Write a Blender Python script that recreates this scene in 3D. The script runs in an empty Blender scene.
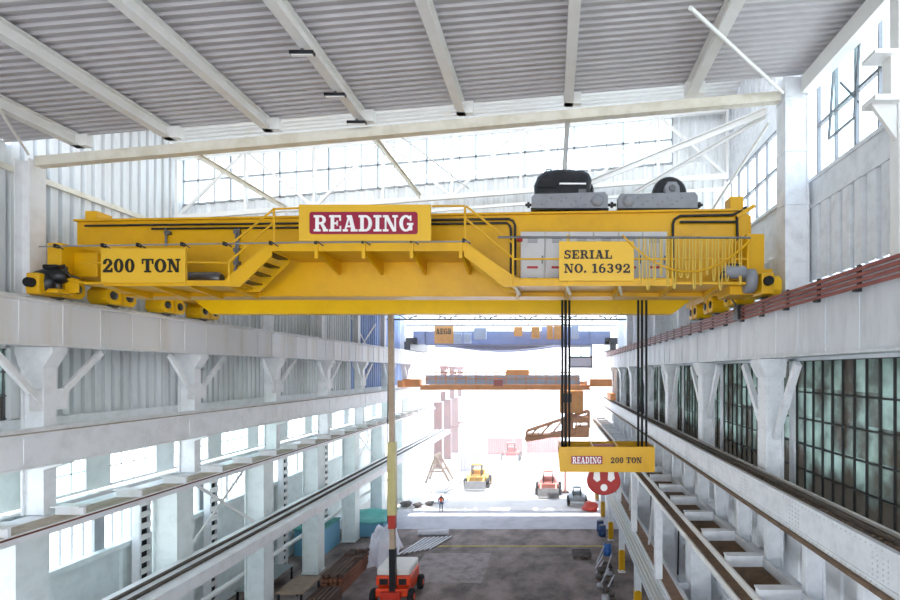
import bpy, math, random
from mathutils import Vector
random.seed(7)
C = bpy.context.scene.collection
EYE = 13.8            # height of the lens over the shop floor; all z below are relative to it
F = 510.0             # focal length in pixels of the 900 px wide frame
ORD = ['first','second','third','fourth','fifth','sixth','seventh','eighth','ninth','tenth','eleventh','twelfth',
       'thirteenth','fourteenth','fifteenth','sixteenth','seventeenth','eighteenth','nineteenth','twentieth']

# ------------------------------------------------------------------ materials
def lin(h):
    h = h.lstrip('#'); v = [int(h[i:i+2],16)/255 for i in (0,2,4)]
    return tuple((c/12.92 if c <= .04045 else ((c+.055)/1.055)**2.4) for c in v) + (1,)
def nd(nt, t, **kw):
    n = nt.nodes.new(t)
    for k, v in kw.items(): setattr(n, k, v)
    return n
def paint(name, col, rough=.5, metal=0, dirt=None, amt=.3, scale=1.2, stretch=(1,1,1), bump=0, bscale=40, lo=.45, hi=.75, plate=None):
    m = bpy.data.materials.new(name); m.use_nodes = True
    nt = m.node_tree; b = nt.nodes['Principled BSDF']
    b.inputs['Roughness'].default_value = rough; b.inputs['Metallic'].default_value = metal
    b.inputs['Base Color'].default_value = lin(col)
    tc = nd(nt,'ShaderNodeTexCoord')
    if dirt:
        mp = nd(nt,'ShaderNodeMapping'); mp.inputs['Scale'].default_value = stretch
        nt.links.new(tc.outputs['Object'], mp.inputs['Vector'])
        nz = nd(nt,'ShaderNodeTexNoise'); nz.inputs['Scale'].default_value = scale; nz.inputs['Detail'].default_value = 6
        nz.inputs['Roughness'].default_value = .65
        nt.links.new(mp.outputs['Vector'], nz.inputs['Vector'])
        r = nd(nt,'ShaderNodeMapRange'); r.inputs['From Min'].default_value = lo; r.inputs['From Max'].default_value = hi
        r.inputs['To Max'].default_value = amt
        nt.links.new(nz.outputs['Fac'], r.inputs['Value'])
        mx = nd(nt,'ShaderNodeMix', data_type='RGBA')
        mx.inputs['A'].default_value = lin(col); mx.inputs['B'].default_value = lin(dirt)
        nt.links.new(r.outputs['Result'], mx.inputs['Factor'])
        nt.links.new(mx.outputs['Result'], b.inputs['Base Color'])
        if plate:
            sn = nd(nt,'ShaderNodeVectorMath', operation='SNAP'); sn.inputs[1].default_value = (50,plate,50)
            nt.links.new(tc.outputs['Object'], sn.inputs[0])
            wn = nd(nt,'ShaderNodeTexWhiteNoise', noise_dimensions='3D'); nt.links.new(sn.outputs[0], wn.inputs['Vector'])
            r2 = nd(nt,'ShaderNodeMapRange'); r2.inputs['To Min'].default_value = .80; nt.links.new(wn.outputs['Value'], r2.inputs['Value'])
            hs = nd(nt,'ShaderNodeHueSaturation'); nt.links.new(mx.outputs['Result'], hs.inputs['Color']); nt.links.new(r2.outputs['Result'], hs.inputs['Value'])
            nt.links.new(hs.outputs['Color'], b.inputs['Base Color'])
    if bump:
        n2 = nd(nt,'ShaderNodeTexNoise'); n2.inputs['Scale'].default_value = bscale; n2.inputs['Detail'].default_value = 5
        nt.links.new(tc.outputs['Object'], n2.inputs['Vector'])
        bp = nd(nt,'ShaderNodeBump'); bp.inputs['Strength'].default_value = bump; bp.inputs['Distance'].default_value = .05
        nt.links.new(n2.outputs['Fac'], bp.inputs['Height']); nt.links.new(bp.outputs['Normal'], b.inputs['Normal'])
    return m
M = {}
M['white']  = paint('white_paint','#f3f3f4',.45,0,'#b5b0a8',.32,1.8)
M['white2'] = paint('clean_white_paint','#f2f1ee',.45,0,'#d5d0c6',.3,1.2)
M['runway'] = paint('stained_white_paint','#f0eff0',.45,0,'#c2ab70',.4,.55,(1,1.2,.12),lo=.5,hi=.72,plate=1.3)
M['runway_g'] = paint('greyed_plate_paint','#edf0f4',.45,0,'#9a9da2',.4,1.6,(1,1.4,.3),plate=1.3)
M['rivet'] = paint('rivet_grey','#cdd1d6',.5)
M['grey_white'] = paint('greyed_white_paint','#edf0f4',.45,0,'#9a9da2',.32,2.6)
M['mint']   = paint('glass_light_mint','#eef6f4',.5,0,'#b4bfbc',.35,1.6)  # white tinted mint for the light coming through green glass
M['panel']  = paint('ribbed_panel_paint','#eceeef',.5,0,'#aaa9a3',.4,1.1,(1,1.5,.2))
M['panel_b']= paint('blue_panel_paint','#8ba4d4',.5,0,'#5873a8',.6,.8,(1,1,.3))
M['deck']   = paint('roof_deck_paint','#c6c2c3',.55,0,'#aaa6a8',.5,.5)
M['cream']  = paint('cream_paint','#efe9da',.5,0,'#b5a682',.5,1.5)
M['yellow'] = paint('crane_yellow','#e0aa00',.38,0,'#be8903',.6,.7)
M['yellow2']= paint('bright_yellow','#f5c100',.38,0,'#d9a600',.5,.8)
M['festoon'] = paint('cable_yellow','#d9b84c',.5)
M['yboard'] = paint('sign_yellow','#e6b52c',.4)
M['black']  = paint('black_enamel','#1b1c20',.35,.1,'#37383c',.5,4)
M['rubber'] = paint('black_rubber','#151516',.8)
M['rope']   = paint('greased_rope','#1d1d1d',.6,.3)
M['sash_and_shade'] = paint('dark_sash_and_gap_shade','#2c2f2e',.6,0,'#45403a',.6,3)
M['muntin'] = paint('muntin_grey','#a9acae',.5,0,'#8d9193',.5,2)
M['grey']   = paint('machine_grey','#8f9197',.45,.1,'#6b6c70',.5,3)
M['steel']  = paint('bare_steel','#77797c',.4,.7,'#4d4843',.6,3)
M['cab']    = paint('cabinet_grey','#c9c8c8',.45,0,'#b0aeab',.4,1)
M['maroon'] = paint('maroon_enamel','#98183a',.4)
M['letter_w'] = paint('white_lettering','#f7f4f2',.5)
M['letter_k'] = paint('black_lettering','#17140f',.5)
M['redlabel'] = paint('red_label','#b0282a',.5)
M['hook']   = paint('hook_red','#a81208',.45,0,'#86120c',.5,3)
M['busbar'] = paint('conductor_red','#93504a',.5,0,'#5d3733',.6,3)
M['dirt']   = paint('settled_dirt','#6e5743',.95,0,'#3f3126',.8,3,bump=.6,bscale=14)
M['track']  = paint('track_grime','#5a5048',.9,0,'#2c2723',.9,7,bump=.6,bscale=18)
M['ledge']  = paint('rusty_ledge','#7a6450',.8,0,'#51402f',.8,3)
M['ledge2'] = paint('pale_dust','#c4b6a4',.9,0,'#8b7a68',.9,2)
M['brownrail'] = paint('brown_rail','#9c7a63',.7,0,'#5f4536',.8,2.5)
M['floor']  = paint('dirt_floor','#9a8b86',.85,0,'#4d423e',1,.55,(1,.7,1),bump=.5,bscale=9,lo=.35,hi=.68)
M['conc']   = paint('concrete','#cfccc8',.85,0,'#b5b1aa',.7,.3)
M['slab']   = paint('pale_slab','#b3b3ba',.85,0,'#8f8c92',.7,.6)
M['patch']  = paint('floor_patch','#a09492',.85,0,'#5a504d',.9,1.2)
M['tape']   = paint('yellow_line_paint','#d9c052',.7,0,'#8d7b3c',.8,2)
M['farrust'] = paint('lightened_rust','#c08a5e',.8,0,'#9a6238',.7,1)  # rust lightened to make up for missing light on the far crane
M['rust']   = paint('rust_brown','#7a4632',.8,0,'#4a2a1f',.8,2)
M['rustcol']= paint('rusty_column','#6b342b',.8,0,'#3e1f1b',.8,.9)
M['timber'] = paint('weathered_timber','#5b453a',.85,0,'#33261f',.9,3,(1,.15,1))
M['timber2']= paint('reddish_timber','#8d5a42',.85,0,'#54331f',.9,3,(1,.15,1))
M['tan']    = paint('tan_plate','#8f7a66',.8,0,'#65513f',.8,2)
M['orange'] = paint('lift_orange','#e8471c',.4,0,'#b83412',.4,2)
M['lift_w'] = paint('lift_white','#ece8e2',.4)
M['lift_c'] = paint('lift_cream','#d8c98c',.45,0,'#b9a86c',.4,3)
M['lift_t'] = paint('lift_tan','#c3ab92',.45,0,'#a08a70',.5,3)
M['red']    = paint('signal_red','#c9301c',.45)
M['tealtarp'] = paint('teal_tarp','#4fa39c',.6,0,'#3a7f7c',.6,1.2,bump=.3,bscale=3)
M['blue']   = paint('cabin_blue','#6fa9c6',.55,0,'#5288a6',.5,1)
M['dblue']  = paint('drum_blue','#1f3f78',.4)
M['bblue']  = paint('bright_drum_blue','#2f66b0',.4)
M['sheet']  = paint('white_sheeting','#e6e6ee',.6,0,'#c5c5d2',.5,2,bump=.4,bscale=5)
M['pipe']   = paint('galvanised_pipe','#b4b6bb',.35,.5,'#94969a',.4,3)
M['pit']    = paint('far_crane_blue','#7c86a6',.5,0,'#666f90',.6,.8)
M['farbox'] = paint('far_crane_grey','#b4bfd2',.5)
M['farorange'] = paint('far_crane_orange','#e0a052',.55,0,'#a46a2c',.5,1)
M['farrail']= paint('far_girder_orange','#f0a362',.6,0,'#cf8446',.6,.8)  # orange lightened too, for light missing at the far end
M['container'] = paint('container_red','#c26a64',.6,0,'#a85750',.5,.8)  # red lightened for the washed-out glare of the yard
M['cgrey']  = paint('container_grey','#a9a7b4',.6)
M['mach_y'] = paint('machine_yellow','#e0ad3a',.5,0,'#a87d27',.6,1.5)
M['mach_o'] = paint('machine_orange','#e08a76',.5,0,'#c06a58',.6,1.5)
M['debris'] = paint('dark_debris','#5b5350',.9,0,'#2f2a28',.8,2)
M['vest']   = paint('orange_vest','#f0641e',.7)
M['skin']   = paint('skin','#c99478',.6)
M['jeans']  = paint('work_trousers','#34425c',.8)
M['bench']  = paint('grey_bench','#8f999c',.6,0,'#6b7376',.5,2)
M['farbuild'] = paint('pale_building','#d9dce2',.8)
M['mast']   = paint('tape_red','#c23a2a',.5)

def clear_glass(name, tint):
    m = bpy.data.materials.new(name); m.use_nodes = True; nt = m.node_tree; nt.nodes.clear()
    o = nd(nt,'ShaderNodeOutputMaterial'); t = nd(nt,'ShaderNodeBsdfTransparent'); t.inputs['Color'].default_value = lin(tint)
    g = nd(nt,'ShaderNodeBsdfGlossy'); g.inputs['Roughness'].default_value = .05
    mx = nd(nt,'ShaderNodeMixShader'); mx.inputs['Fac'].default_value = .06
    nt.links.new(t.outputs[0], mx.inputs[1]); nt.links.new(g.outputs[0], mx.inputs[2]); nt.links.new(mx.outputs[0], o.inputs['Surface'])
    return m
M['glass'] = clear_glass('clear_glass','#f2fbfa')
M['glass_mint'] = clear_glass('mint_glass','#d2f2e8')
def dirty_glass():
    m = bpy.data.materials.new('grimy_wired_glass'); m.use_nodes = True; nt = m.node_tree; nt.nodes.clear()
    o = nd(nt,'ShaderNodeOutputMaterial'); tc = nd(nt,'ShaderNodeTexCoord')
    sn = nd(nt,'ShaderNodeVectorMath', operation='SNAP'); sn.inputs[1].default_value = (10,.5,.8)
    nt.links.new(tc.outputs['Object'], sn.inputs[0])
    wn = nd(nt,'ShaderNodeTexWhiteNoise', noise_dimensions='3D'); nt.links.new(sn.outputs[0], wn.inputs['Vector'])
    nz = nd(nt,'ShaderNodeTexNoise'); nz.inputs['Scale'].default_value = 1.1; nz.inputs['Detail'].default_value = 6
    nt.links.new(tc.outputs['Object'], nz.inputs['Vector'])
    ad = nd(nt,'ShaderNodeMath', operation='MULTIPLY_ADD'); ad.inputs[1].default_value = .3
    nt.links.new(wn.outputs['Value'], ad.inputs[0]); nt.links.new(nz.outputs['Fac'], ad.inputs[2])
    cr = nd(nt,'ShaderNodeValToRGB'); e = cr.color_ramp.elements
    e[0].position = .42; e[0].color = lin('#453f37'); e[1].position = 1.0; e[1].color = lin('#b4c5be')
    for p, c in ((.58,'#616c65'),(.70,'#84988f'),(.84,'#9ab3aa')):
        k = cr.color_ramp.elements.new(p); k.color = lin(c)
    sp = nd(nt,'ShaderNodeSeparateXYZ'); nt.links.new(tc.outputs['Object'], sp.inputs[0])
    dz = nd(nt,'ShaderNodeMapRange'); dz.inputs['From Min'].default_value = 0.2; dz.inputs['From Max'].default_value = 1.5; dz.inputs['To Min'].default_value = -.42; dz.inputs['To Max'].default_value = 0
    nt.links.new(sp.outputs['Z'], dz.inputs['Value'])
    a2 = nd(nt,'ShaderNodeMath', operation='ADD'); nt.links.new(ad.outputs[0], a2.inputs[0]); nt.links.new(dz.outputs['Result'], a2.inputs[1])
    nt.links.new(a2.outputs[0], cr.inputs['Fac'])
    d = nd(nt,'ShaderNodeBsdfDiffuse'); t = nd(nt,'ShaderNodeBsdfTranslucent'); g = nd(nt,'ShaderNodeBsdfGlossy'); g.inputs['Roughness'].default_value = .25
    nt.links.new(cr.outputs['Color'], d.inputs['Color']); nt.links.new(cr.outputs['Color'], t.inputs['Color'])
    a = nd(nt,'ShaderNodeMixShader'); a.inputs['Fac'].default_value = .22
    nt.links.new(d.outputs[0], a.inputs[1]); nt.links.new(t.outputs[0], a.inputs[2])
    b = nd(nt,'ShaderNodeMixShader'); b.inputs['Fac'].default_value = .06
    nt.links.new(a.outputs[0], b.inputs[1]); nt.links.new(g.outputs[0], b.inputs[2]); nt.links.new(b.outputs[0], o.inputs['Surface'])
    return m
M['grimy'] = dirty_glass()

# ------------------------------------------------------------------ mesh builder
class MB:
    def __init__(s): s.v = []; s.f = []; s.sm = []
    def add(s, vs, fs, smooth=False):
        b = len(s.v); s.v += [tuple(p) for p in vs]
        s.f += [tuple(b+i for i in f) for f in fs]; s.sm += [smooth]*len(fs); return s
    def box(s, x0,x1,y0,y1,z0,z1):
        vs = [(x,y,z) for x in (x0,x1) for y in (y0,y1) for z in (z0,z1)]
        return s.add(vs, [(0,1,3,2),(4,6,7,5),(0,4,5,1),(2,3,7,6),(0,2,6,4),(1,5,7,3)])
    def bar(s, p, q, w, h=None, up=(0,0,1)):
        h = h or w; p = Vector(p); q = Vector(q); d = (q-p).normalized(); u = Vector(up)
        if abs(d.dot(u)) > .98: u = Vector((0,1,0))
        a = d.cross(u).normalized(); b = a.cross(d)
        vs = []
        for c in (p, q):
            for i, j in ((-1,-1),(1,-1),(1,1),(-1,1)): vs.append(c + a*(i*w/2) + b*(j*h/2))
        return s.add(vs, [(0,1,2,3),(7,6,5,4),(0,4,5,1),(1,5,6,2),(2,6,7,3),(3,7,4,0)])
    def tube(s, pts, r, n=10, r2=None, cap=True):
        pts = [Vector(p) for p in pts]; rings = []; u0 = None
        for i, p in enumerate(pts):
            d = (pts[min(i+1,len(pts)-1)] - pts[max(i-1,0)]).normalized()
            if u0 is None:
                u0 = Vector((0,0,1)) if abs(d.z) < .9 else Vector((0,1,0))
            a = d.cross(u0).normalized(); b = a.cross(d).normalized(); u0 = b
            rr = r if r2 is None else r + (r2-r)*i/(len(pts)-1)
            rings.append([p + a*(rr*math.cos(t)) + b*(rr*math.sin(t)) for t in [2*math.pi*k/n for k in range(n)]])
        vs = [v for g in rings for v in g]; fs = []
        for i in range(len(rings)-1):
            for k in range(n):
                fs.append((i*n+k, i*n+(k+1)%n, (i+1)*n+(k+1)%n, (i+1)*n+k))
        s.add(vs, fs, n > 5)
        if cap:
            s.add(rings[0], [tuple(range(n))[::-1]]); s.add(rings[-1], [tuple(range(n))])
        return s
    def prism(s, poly, axis, d0, d1):
        """poly: 2D points; axis 'x': (y,z), 'y': (x,z), 'z': (x,y)"""
        def P(a, b, d): return {'x':(d,a,b),'y':(a,d,b),'z':(a,b,d)}[axis]
        n = len(poly)
        vs = [P(a,b,d0) for a,b in poly] + [P(a,b,d1) for a,b in poly]
        return s.add(vs, [tuple(range(n))[::-1], tuple(range(n,2*n))] + [(i,(i+1)%n,n+(i+1)%n,n+i) for i in range(n)])
    def lathe(s, prof, o, axis='z', n=24):
        o = Vector(o); vs = []; fs = []
        for r, h in prof:
            for k in range(n):
                t = 2*math.pi*k/n; c, q = r*math.cos(t), r*math.sin(t)
                vs.append(o + Vector({'z':(c,q,h),'x':(h,c,q),'y':(q,h,c)}[axis]))
        for i in range(len(prof)-1):
            for k in range(n): fs.append((i*n+k, i*n+(k+1)%n, (i+1)*n+(k+1)%n, (i+1)*n+k))
        s.add(vs, fs, True)
        m = len(prof)-1
        s.add(vs[:n], [tuple(range(n))[::-1]]); s.add(vs[m*n:], [tuple(range(n))])
        return s
    def sheet(s, path, fn0, fn1, smooth=False):
        """strip of quads between fn0(p) and fn1(p) for p along path"""
        vs = []; n = len(path)
        for p in path: vs.append(fn0(p)); vs.append(fn1(p))
        return s.add(vs, [(2*i,2*i+2,2*i+3,2*i+1) for i in range(n-1)], smooth)
    def build(s, name, mat, parent=None, bevel=0, seg=2):
        off = Vector((0,0,EYE))
        if parent is not None:
            r = parent
            while r.parent: r = r.parent
            org = r.location.copy()
        else:
            xs = [v[0] for v in s.v]; ys = [v[1] for v in s.v]; zs = [v[2] for v in s.v]
            org = Vector(((min(xs)+max(xs))/2,(min(ys)+max(ys))/2,min(zs))) + off
        me = bpy.data.meshes.new(name)
        me.from_pydata([tuple(Vector(v)+off-org) for v in s.v], [], s.f)
        me.polygons.foreach_set('use_smooth', s.sm); me.update()
        me.materials.append(M[mat] if isinstance(mat, str) else mat)
        o = bpy.data.objects.new(name, me); C.objects.link(o)
        if parent is not None: o.parent = parent
        else: o.location = org
        if bevel:
            b = o.modifiers.new('bevel','BEVEL'); b.width = bevel; b.segments = seg; b.limit_method = 'ANGLE'; b.angle_limit = .7
        return o
def tag(o, label, cat, group=None, kind='thing'):
    o['label'] = label; o['category'] = cat; o['kind'] = kind
    if group: o['group'] = group
    return o
def thing(name, label, cat, loc, group=None, kind='thing'):
    o = bpy.data.objects.new(name, None); C.objects.link(o); o.empty_display_size = .2
    o.location = (loc[0], loc[1], loc[2]+EYE)
    return tag(o, label, cat, group, kind)
def at(x, y, Y):      # point at depth Y that the photograph shows at pixel (x, y)
    return ((x-552)*Y/F, Y, (371-y)*Y/F)

# ------------------------------------------------------------------ slab-serif lettering
def ring(cx,cy,rx,ry,ix,iy,a0,a1,n=20):
    q = []
    for i in range(n+1):
        t = math.radians(a0+(a1-a0)*i/n)
        q.append(((cx+rx*math.cos(t),cy+ry*math.sin(t)),(cx+ix*math.cos(t),cy+iy*math.sin(t))))
    return [[q[i][0],q[i+1][0],q[i+1][1],q[i][1]] for i in range(n)]
def rc(a,b,c,d): return [[(a,b),(c,b),(c,d),(a,d)]]
def glyph(ch):
    S = .13
    if ch == 'R': return 1.06, rc(.12,0,.37,1)+rc(0,1-S,.55,1)+rc(0,0,.5,S)+ring(.52,.72,.36,.28,.12,.15,-90,90)+rc(.37,.44,.55,.57)+[[(.45,.5),(.7,.5),(.96,S),(.96,0),(.76,0)]]+rc(.68,0,1.04,S)
    if ch == 'E': return .93, rc(.12,0,.37,1)+rc(0,1-S,.85,1)+rc(0,0,.88,S)+rc(.37,.44,.6,.56)+rc(.75,.66,.86,1)+rc(.77,0,.88,.34)+rc(.55,.34,.64,.66)
    if ch == 'A': return 1.1, [[(.1,0),(.22,0),(.56,1),(.42,1)],[(.66,0),(.96,0),(.66,1),(.4,1)]]+rc(.28,.26,.72,.37)+rc(0,0,.38,S)+rc(.58,0,1.08,S)+rc(.3,1-S,.6,1)
    if ch == 'D': return 1.02, rc(.12,0,.37,1)+rc(0,1-S,.5,1)+rc(0,0,.5,S)+ring(.5,.5,.48,.5,.22,.37,-90,90)
    if ch == 'I': return .62, rc(.16,0,.42,1)+rc(0,1-S,.58,1)+rc(0,0,.58,S)
    if ch == 'N': return 1.12, rc(.14,0,.26,1)+rc(.84,0,.96,1)+[[(.08,1),(.38,1),(.96,0),(.72,0)]]+rc(0,1-S,.38,1)+rc(0,0,.4,S)+rc(.7,1-S,1.1,1)
    if ch == 'G': return 1.08, ring(.5,.5,.48,.51,.22,.38,42,330)+rc(.72,.06,.97,.5)+rc(.58,.4,1.05,.52)+rc(.78,.66,.9,.98)
    if ch == 'S': return .88, ring(.42,.72,.37,.29,.15,.16,25,270)+ring(.42,.285,.39,.295,.15,.17,-155,90)+rc(.7,.66,.8,.98)+rc(.03,.02,.13,.36)
    if ch == 'L': return .92, rc(.12,0,.37,1)+rc(0,1-S,.52,1)+rc(0,0,.86,S)+rc(.75,0,.86,.4)
    if ch == 'T': return 1.02, rc(.36,0,.62,1)+rc(0,1-S,.98,1)+rc(0,.62,.11,1)+rc(.87,.62,.98,1)+rc(.2,0,.78,S)
    if ch == 'O': return 1.04, ring(.5,.5,.49,.51,.22,.39,0,360,28)
    if ch == 'B': return 1.0, rc(.12,0,.37,1)+rc(0,1-S,.5,1)+rc(0,0,.5,S)+rc(.3,.45,.5,.56)+ring(.5,.75,.36,.25,.14,.13,-90,90)+ring(.5,.27,.42,.28,.16,.15,-90,90)
    if ch == '0': return .88, ring(.42,.5,.4,.51,.16,.39,0,360,28)
    if ch == '1': return .68, rc(.2,0,.46,1)+rc(.02,0,.64,S)+[[(.0,.78),(.24,.86),(.24,1),(.2,1),(0,.9)]]
    if ch == '2': return .88, ring(.42,.7,.38,.31,.15,.19,200,-25)+[[(.52,.62),(.77,.58),(.3,.17),(.04,.12)]]+rc(.03,0,.82,.19)+rc(.72,0,.82,.33)
    if ch == '3': return .86, ring(.38,.74,.36,.27,.13,.15,165,-90)+ring(.38,.29,.4,.3,.15,.17,90,-165)+rc(.26,.46,.42,.58)
    if ch == '6': return .88, ring(.43,.32,.39,.33,.15,.21,0,360,24)+ring(.52,.42,.49,.59,.25,.47,75,180)
    if ch == '9':
        return .88, [[(.86-x,1-y) for x,y in p] for p in glyph('6')[1]]
    if ch == '.': return .36, ring(.14,.13,.13,.13,0.01,0.01,0,360,12)
    return .45, []
def lettering(text, x0, x1, z0, z1, Y, mat, parent, depth=.02, ysign=-1):
    x = 0; polys = []
    for ch in text:
        w, ps = glyph(ch)
        polys += [[(a+x,b) for a,b in p] for p in ps]; x += w + .07
    W = max(a for p in polys for a,_ in p); m = MB()
    for i, p in enumerate(polys):
        q = [(x0+(x1-x0)*a/W, z0+(z1-z0)*b) for a,b in p]
        m.prism(q, 'y', Y-depth-.0006*(i % 9), Y-.0003*(i % 9))
    return m.build('lettering', mat, parent)
def rrect(x0,x1,z0,z1,r,n=6):
    p = []
    for cx,cz,a in ((x1-r,z1-r,0),(x0+r,z1-r,90),(x0+r,z0+r,180),(x1-r,z0+r,270)):
        for i in range(n+1):
            t = math.radians(a+90*i/n); p.append((cx+r*math.cos(t), cz+r*math.sin(t)))
    return p

# ------------------------------------------------------------------ ribbed sheet helpers
def ribs(a, b, period, depth):
    """trapezoid profile along a..b: list of (pos, offset)"""
    out = []; n = max(1, round((b-a)/period)); p = (b-a)/n
    for i in range(n):
        x = a+i*p
        out += [(x,0),(x+.45*p,0),(x+.6*p,depth),(x+.85*p,depth)]
    out.append((b,0)); return out
NF = 7                                   # frames of the hall
FR = [15.6+6.5*k for k in range(NF)]     # 15.6 ... 54.6
Y0, YE = -20.0, 58.0
roofz = lambda x: 8.33+.085*x
highz = lambda x: 11.35+.086*x
XL, XR = -16.75, 7.9

# ------------------------------------------------------------------ floor, ground, walls, roofs
tag(MB().box(-21,8.2,-21,44.5,-14.0,-13.8).build('floor','floor'), 'dark dirt-stained shop floor of the long crane hall','floor',kind='structure')
tag(MB().box(-21,8.2,44.5,50.5,-14.0,-13.79).build('trim_1','slab'), 'pale concrete strip across the floor before the opening','floor strip',kind='structure')
tag(MB().box(-160,160,50.5,320,-14.1,-13.8).box(-160,-21,-60,50.5,-14.1,-13.8).box(8.2,160,-60,50.5,-14.1,-13.8).box(-21,8.2,-60,-21,-14.1,-13.8)
    .build('ground','conc'), 'sunlit pale concrete yard outside the hall','ground',kind='structure')
tag(MB().box(-9.6,-4.6,33.2,38.6,-13.795,-13.78).build('floor.001','patch'), 'greyer rectangular patch in the dark shop floor','floor patch',kind='structure')
m = MB(); pr = ribs(Y0,15.5,.235,.05)
m.sheet(pr, lambda p:(XL,p[0],roofz(XL)+.055-p[1]), lambda p:(XR,p[0],roofz(XR)+.055-p[1]))
tag(m.build('ceiling','deck'),'grey corrugated steel roof deck over the crane','roof deck',kind='structure')
m = MB(); pr = ribs(14.3,23.3,.3,.055)
m.sheet(pr, lambda p:(XL,p[0],highz(XL)-p[1]), lambda p:(XR+.2,p[0],highz(XR)-p[1]))
tag(m.build('ceiling.001','white2'),'white raised roof deck above the glazed end wall','roof deck',kind='structure')
m = MB(); pr = ribs(23.0,51.5,.3,.05)
m.sheet(pr, lambda p:(XL,p[0],6.3-p[1]), lambda p:(XR,p[0],6.3-p[1]))
tag(m.build('ceiling.002','deck'),'lower roof deck of the far part of the hall','roof deck',kind='structure')

def wall_ribs(m, X, ya, yb, za, zb, period=.4, depth=.2, sgn=1):
    n_ = max(1, round((yb-ya)/period)); q = (yb-ya)/n_; pr = []
    for i_ in range(n_):
        a_ = ya+i_*q; pr += [(a_,depth),(a_+.62*q,depth),(a_+.68*q,0),(a_+.94*q,0)]
    pr.append((yb,depth))
    m.sheet(pr, lambda p:(X+sgn*p[1],p[0],za), lambda p:(X+sgn*p[1],p[0],zb))
m = MB()
wall_ribs(m, XL, Y0,15.6,.7,6.95); wall_ribs(m, XL,15.6,23.0,-1.5,9.9); wall_ribs(m, XL,23.0,42.0,-1.5,6.3)
m.box(XL-.15,XL,Y0,YE,-2.85,-1.5); m.box(XL-.06,XL+.205,15.58,15.62,-1.5,.7); m.box(XL-.06,XL+.205,Y0,15.6,.68,.72); m.box(XL-.02,XL+.2,41.96,42.0,-1.5,6.3)
tag(m.build('wall_left','panel'),'white vertically ribbed left wall of the hall','wall',kind='structure')
m = MB(); wall_ribs(m, XL,42.0,YE,-1.5,6.3,.55,.06)
tag(m.build('wall_left.001','panel_b'),'blue ribbed panels at the far end of the left wall','wall',kind='structure')
# piers between the left window band, solid strip under it
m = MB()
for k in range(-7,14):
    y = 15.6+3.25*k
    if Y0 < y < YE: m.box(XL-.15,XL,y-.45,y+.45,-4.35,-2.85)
tag(m.build('wall_left.002','mint'),'piers tinted mint for the glass light between the left side windows','wall',kind='structure')
tag(MB().box(-19.8,XL,Y0,YE,-4.75,-4.45).build('ceiling.003','white'),'white roof of the low aisle on the left','aisle roof',kind='structure')
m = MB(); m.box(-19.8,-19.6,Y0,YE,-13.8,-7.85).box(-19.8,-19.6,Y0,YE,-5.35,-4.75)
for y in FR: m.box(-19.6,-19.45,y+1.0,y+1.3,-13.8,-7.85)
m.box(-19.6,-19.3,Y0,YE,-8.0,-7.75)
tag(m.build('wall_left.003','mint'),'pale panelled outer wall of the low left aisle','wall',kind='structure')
# girts on the left wall
tag(MB().box(XL+.21,XL+.3,Y0,23.0,6.08,6.26).build('wall_girt','cream'),'cream horizontal girt along the upper left ribbed wall','girt')
tag(MB().box(XL+.21,XL+.27,Y0,YE,-1.85,-1.5).box(XL+.21,XL+.3,Y0,YE,-1.62,-1.5).build('wall_girt','white'),'white horizontal girt at the foot of the left ribbed panels','girt')
# right wall
m = MB()
m.box(XR-.06,XR+.2,Y0,15.6,4.95,5.75).box(XR,XR+.2,15.6,23.2,4.0,5.75)
m.box(XR,XR+.2,15.6,23.2,8.5,9.55).box(XR-.12,XR+.2,Y0,23.2,5.7,5.8).box(XR-.12,XR,Y0,15.6,4.9,5.0)
m.box(XR,XR+.2,Y0,23.2,-.0,2.7)
wall_ribs(m, XR+.1, 15.6,23.2,9.55,12.0,.4,-.09)
wall_ribs(m, XR+.1, Y0,15.6,2.7,4.95,.55,-.18); wall_ribs(m, XR+.1,15.6,23.2,2.7,4.0,.55,-.18)
wall_ribs(m, XR+.0, 23.2,YE,.3,6.3,.5,-.09)
m.box(XR-.1,XR+.2,Y0,15.6,8.85,9.05)
tag(m.build('wall_right','grey_white'),'white upper right wall with ribbed panels and window bands','wall',kind='structure')
m = MB(); m.box(7.12,7.4,Y0,YE,-3.85,-3.72); m.box(7.35,7.5,Y0,YE,.3,.42).box(7.35,7.5,Y0,YE,-3.8,-3.7)
for y in FR: m.box(7.35,7.5,y-.2,y+.2,-3.7,.35)
tag(m.build('wall_right.001','grey_white'),'greyed white wall strips around the grimy right side windows','wall',kind='structure')
m = MB(); wall_ribs(m, 7.12, Y0,YE,-13.8,-3.7,1.08,-.05); m.box(7.02,7.1,Y0,YE,-9.2,-9.05)
tag(m.build('wall_right.002','grey_white'),'white panelled lower right wall behind the ledge','wall',kind='structure')
# end wall above the crane
m = MB()
pr = ribs(XL,XR,.45,.06)
m.sheet(pr, lambda p:(p[0],23.0-p[1],5.6), lambda p:(p[0],23.0-p[1],8.85+.086*p[0]))
pr = ribs(5.4,XR,.45,.08)
m.sheet(pr, lambda p:(p[0],22.98-p[1],8.8+.086*p[0]), lambda p:(p[0],22.98-p[1],11.3+.086*p[0]))
m.add([(XL,23.0,11.02+.086*XL),(XR,23.0,11.02+.086*XR),(XR,23.0,11.4+.086*XR),(XL,23.0,11.4+.086*XL)],[(0,1,2,3)])
tag(m.build('wall_back','panel'),'white ribbed end wall above the far hall','wall',kind='structure')

# windows ------------------------------------------------------------
wn = [0]
def window(label, frame_mb, glass_mb, fm='white2', gm='glass', extra=None):
    wn[0] += 1
    o = frame_mb.build('window_%d' % wn[0], fm); tag(o, label, 'window', kind='structure')
    glass_mb.build('glass', gm, o)
    if extra: extra(o)
    return o
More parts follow.
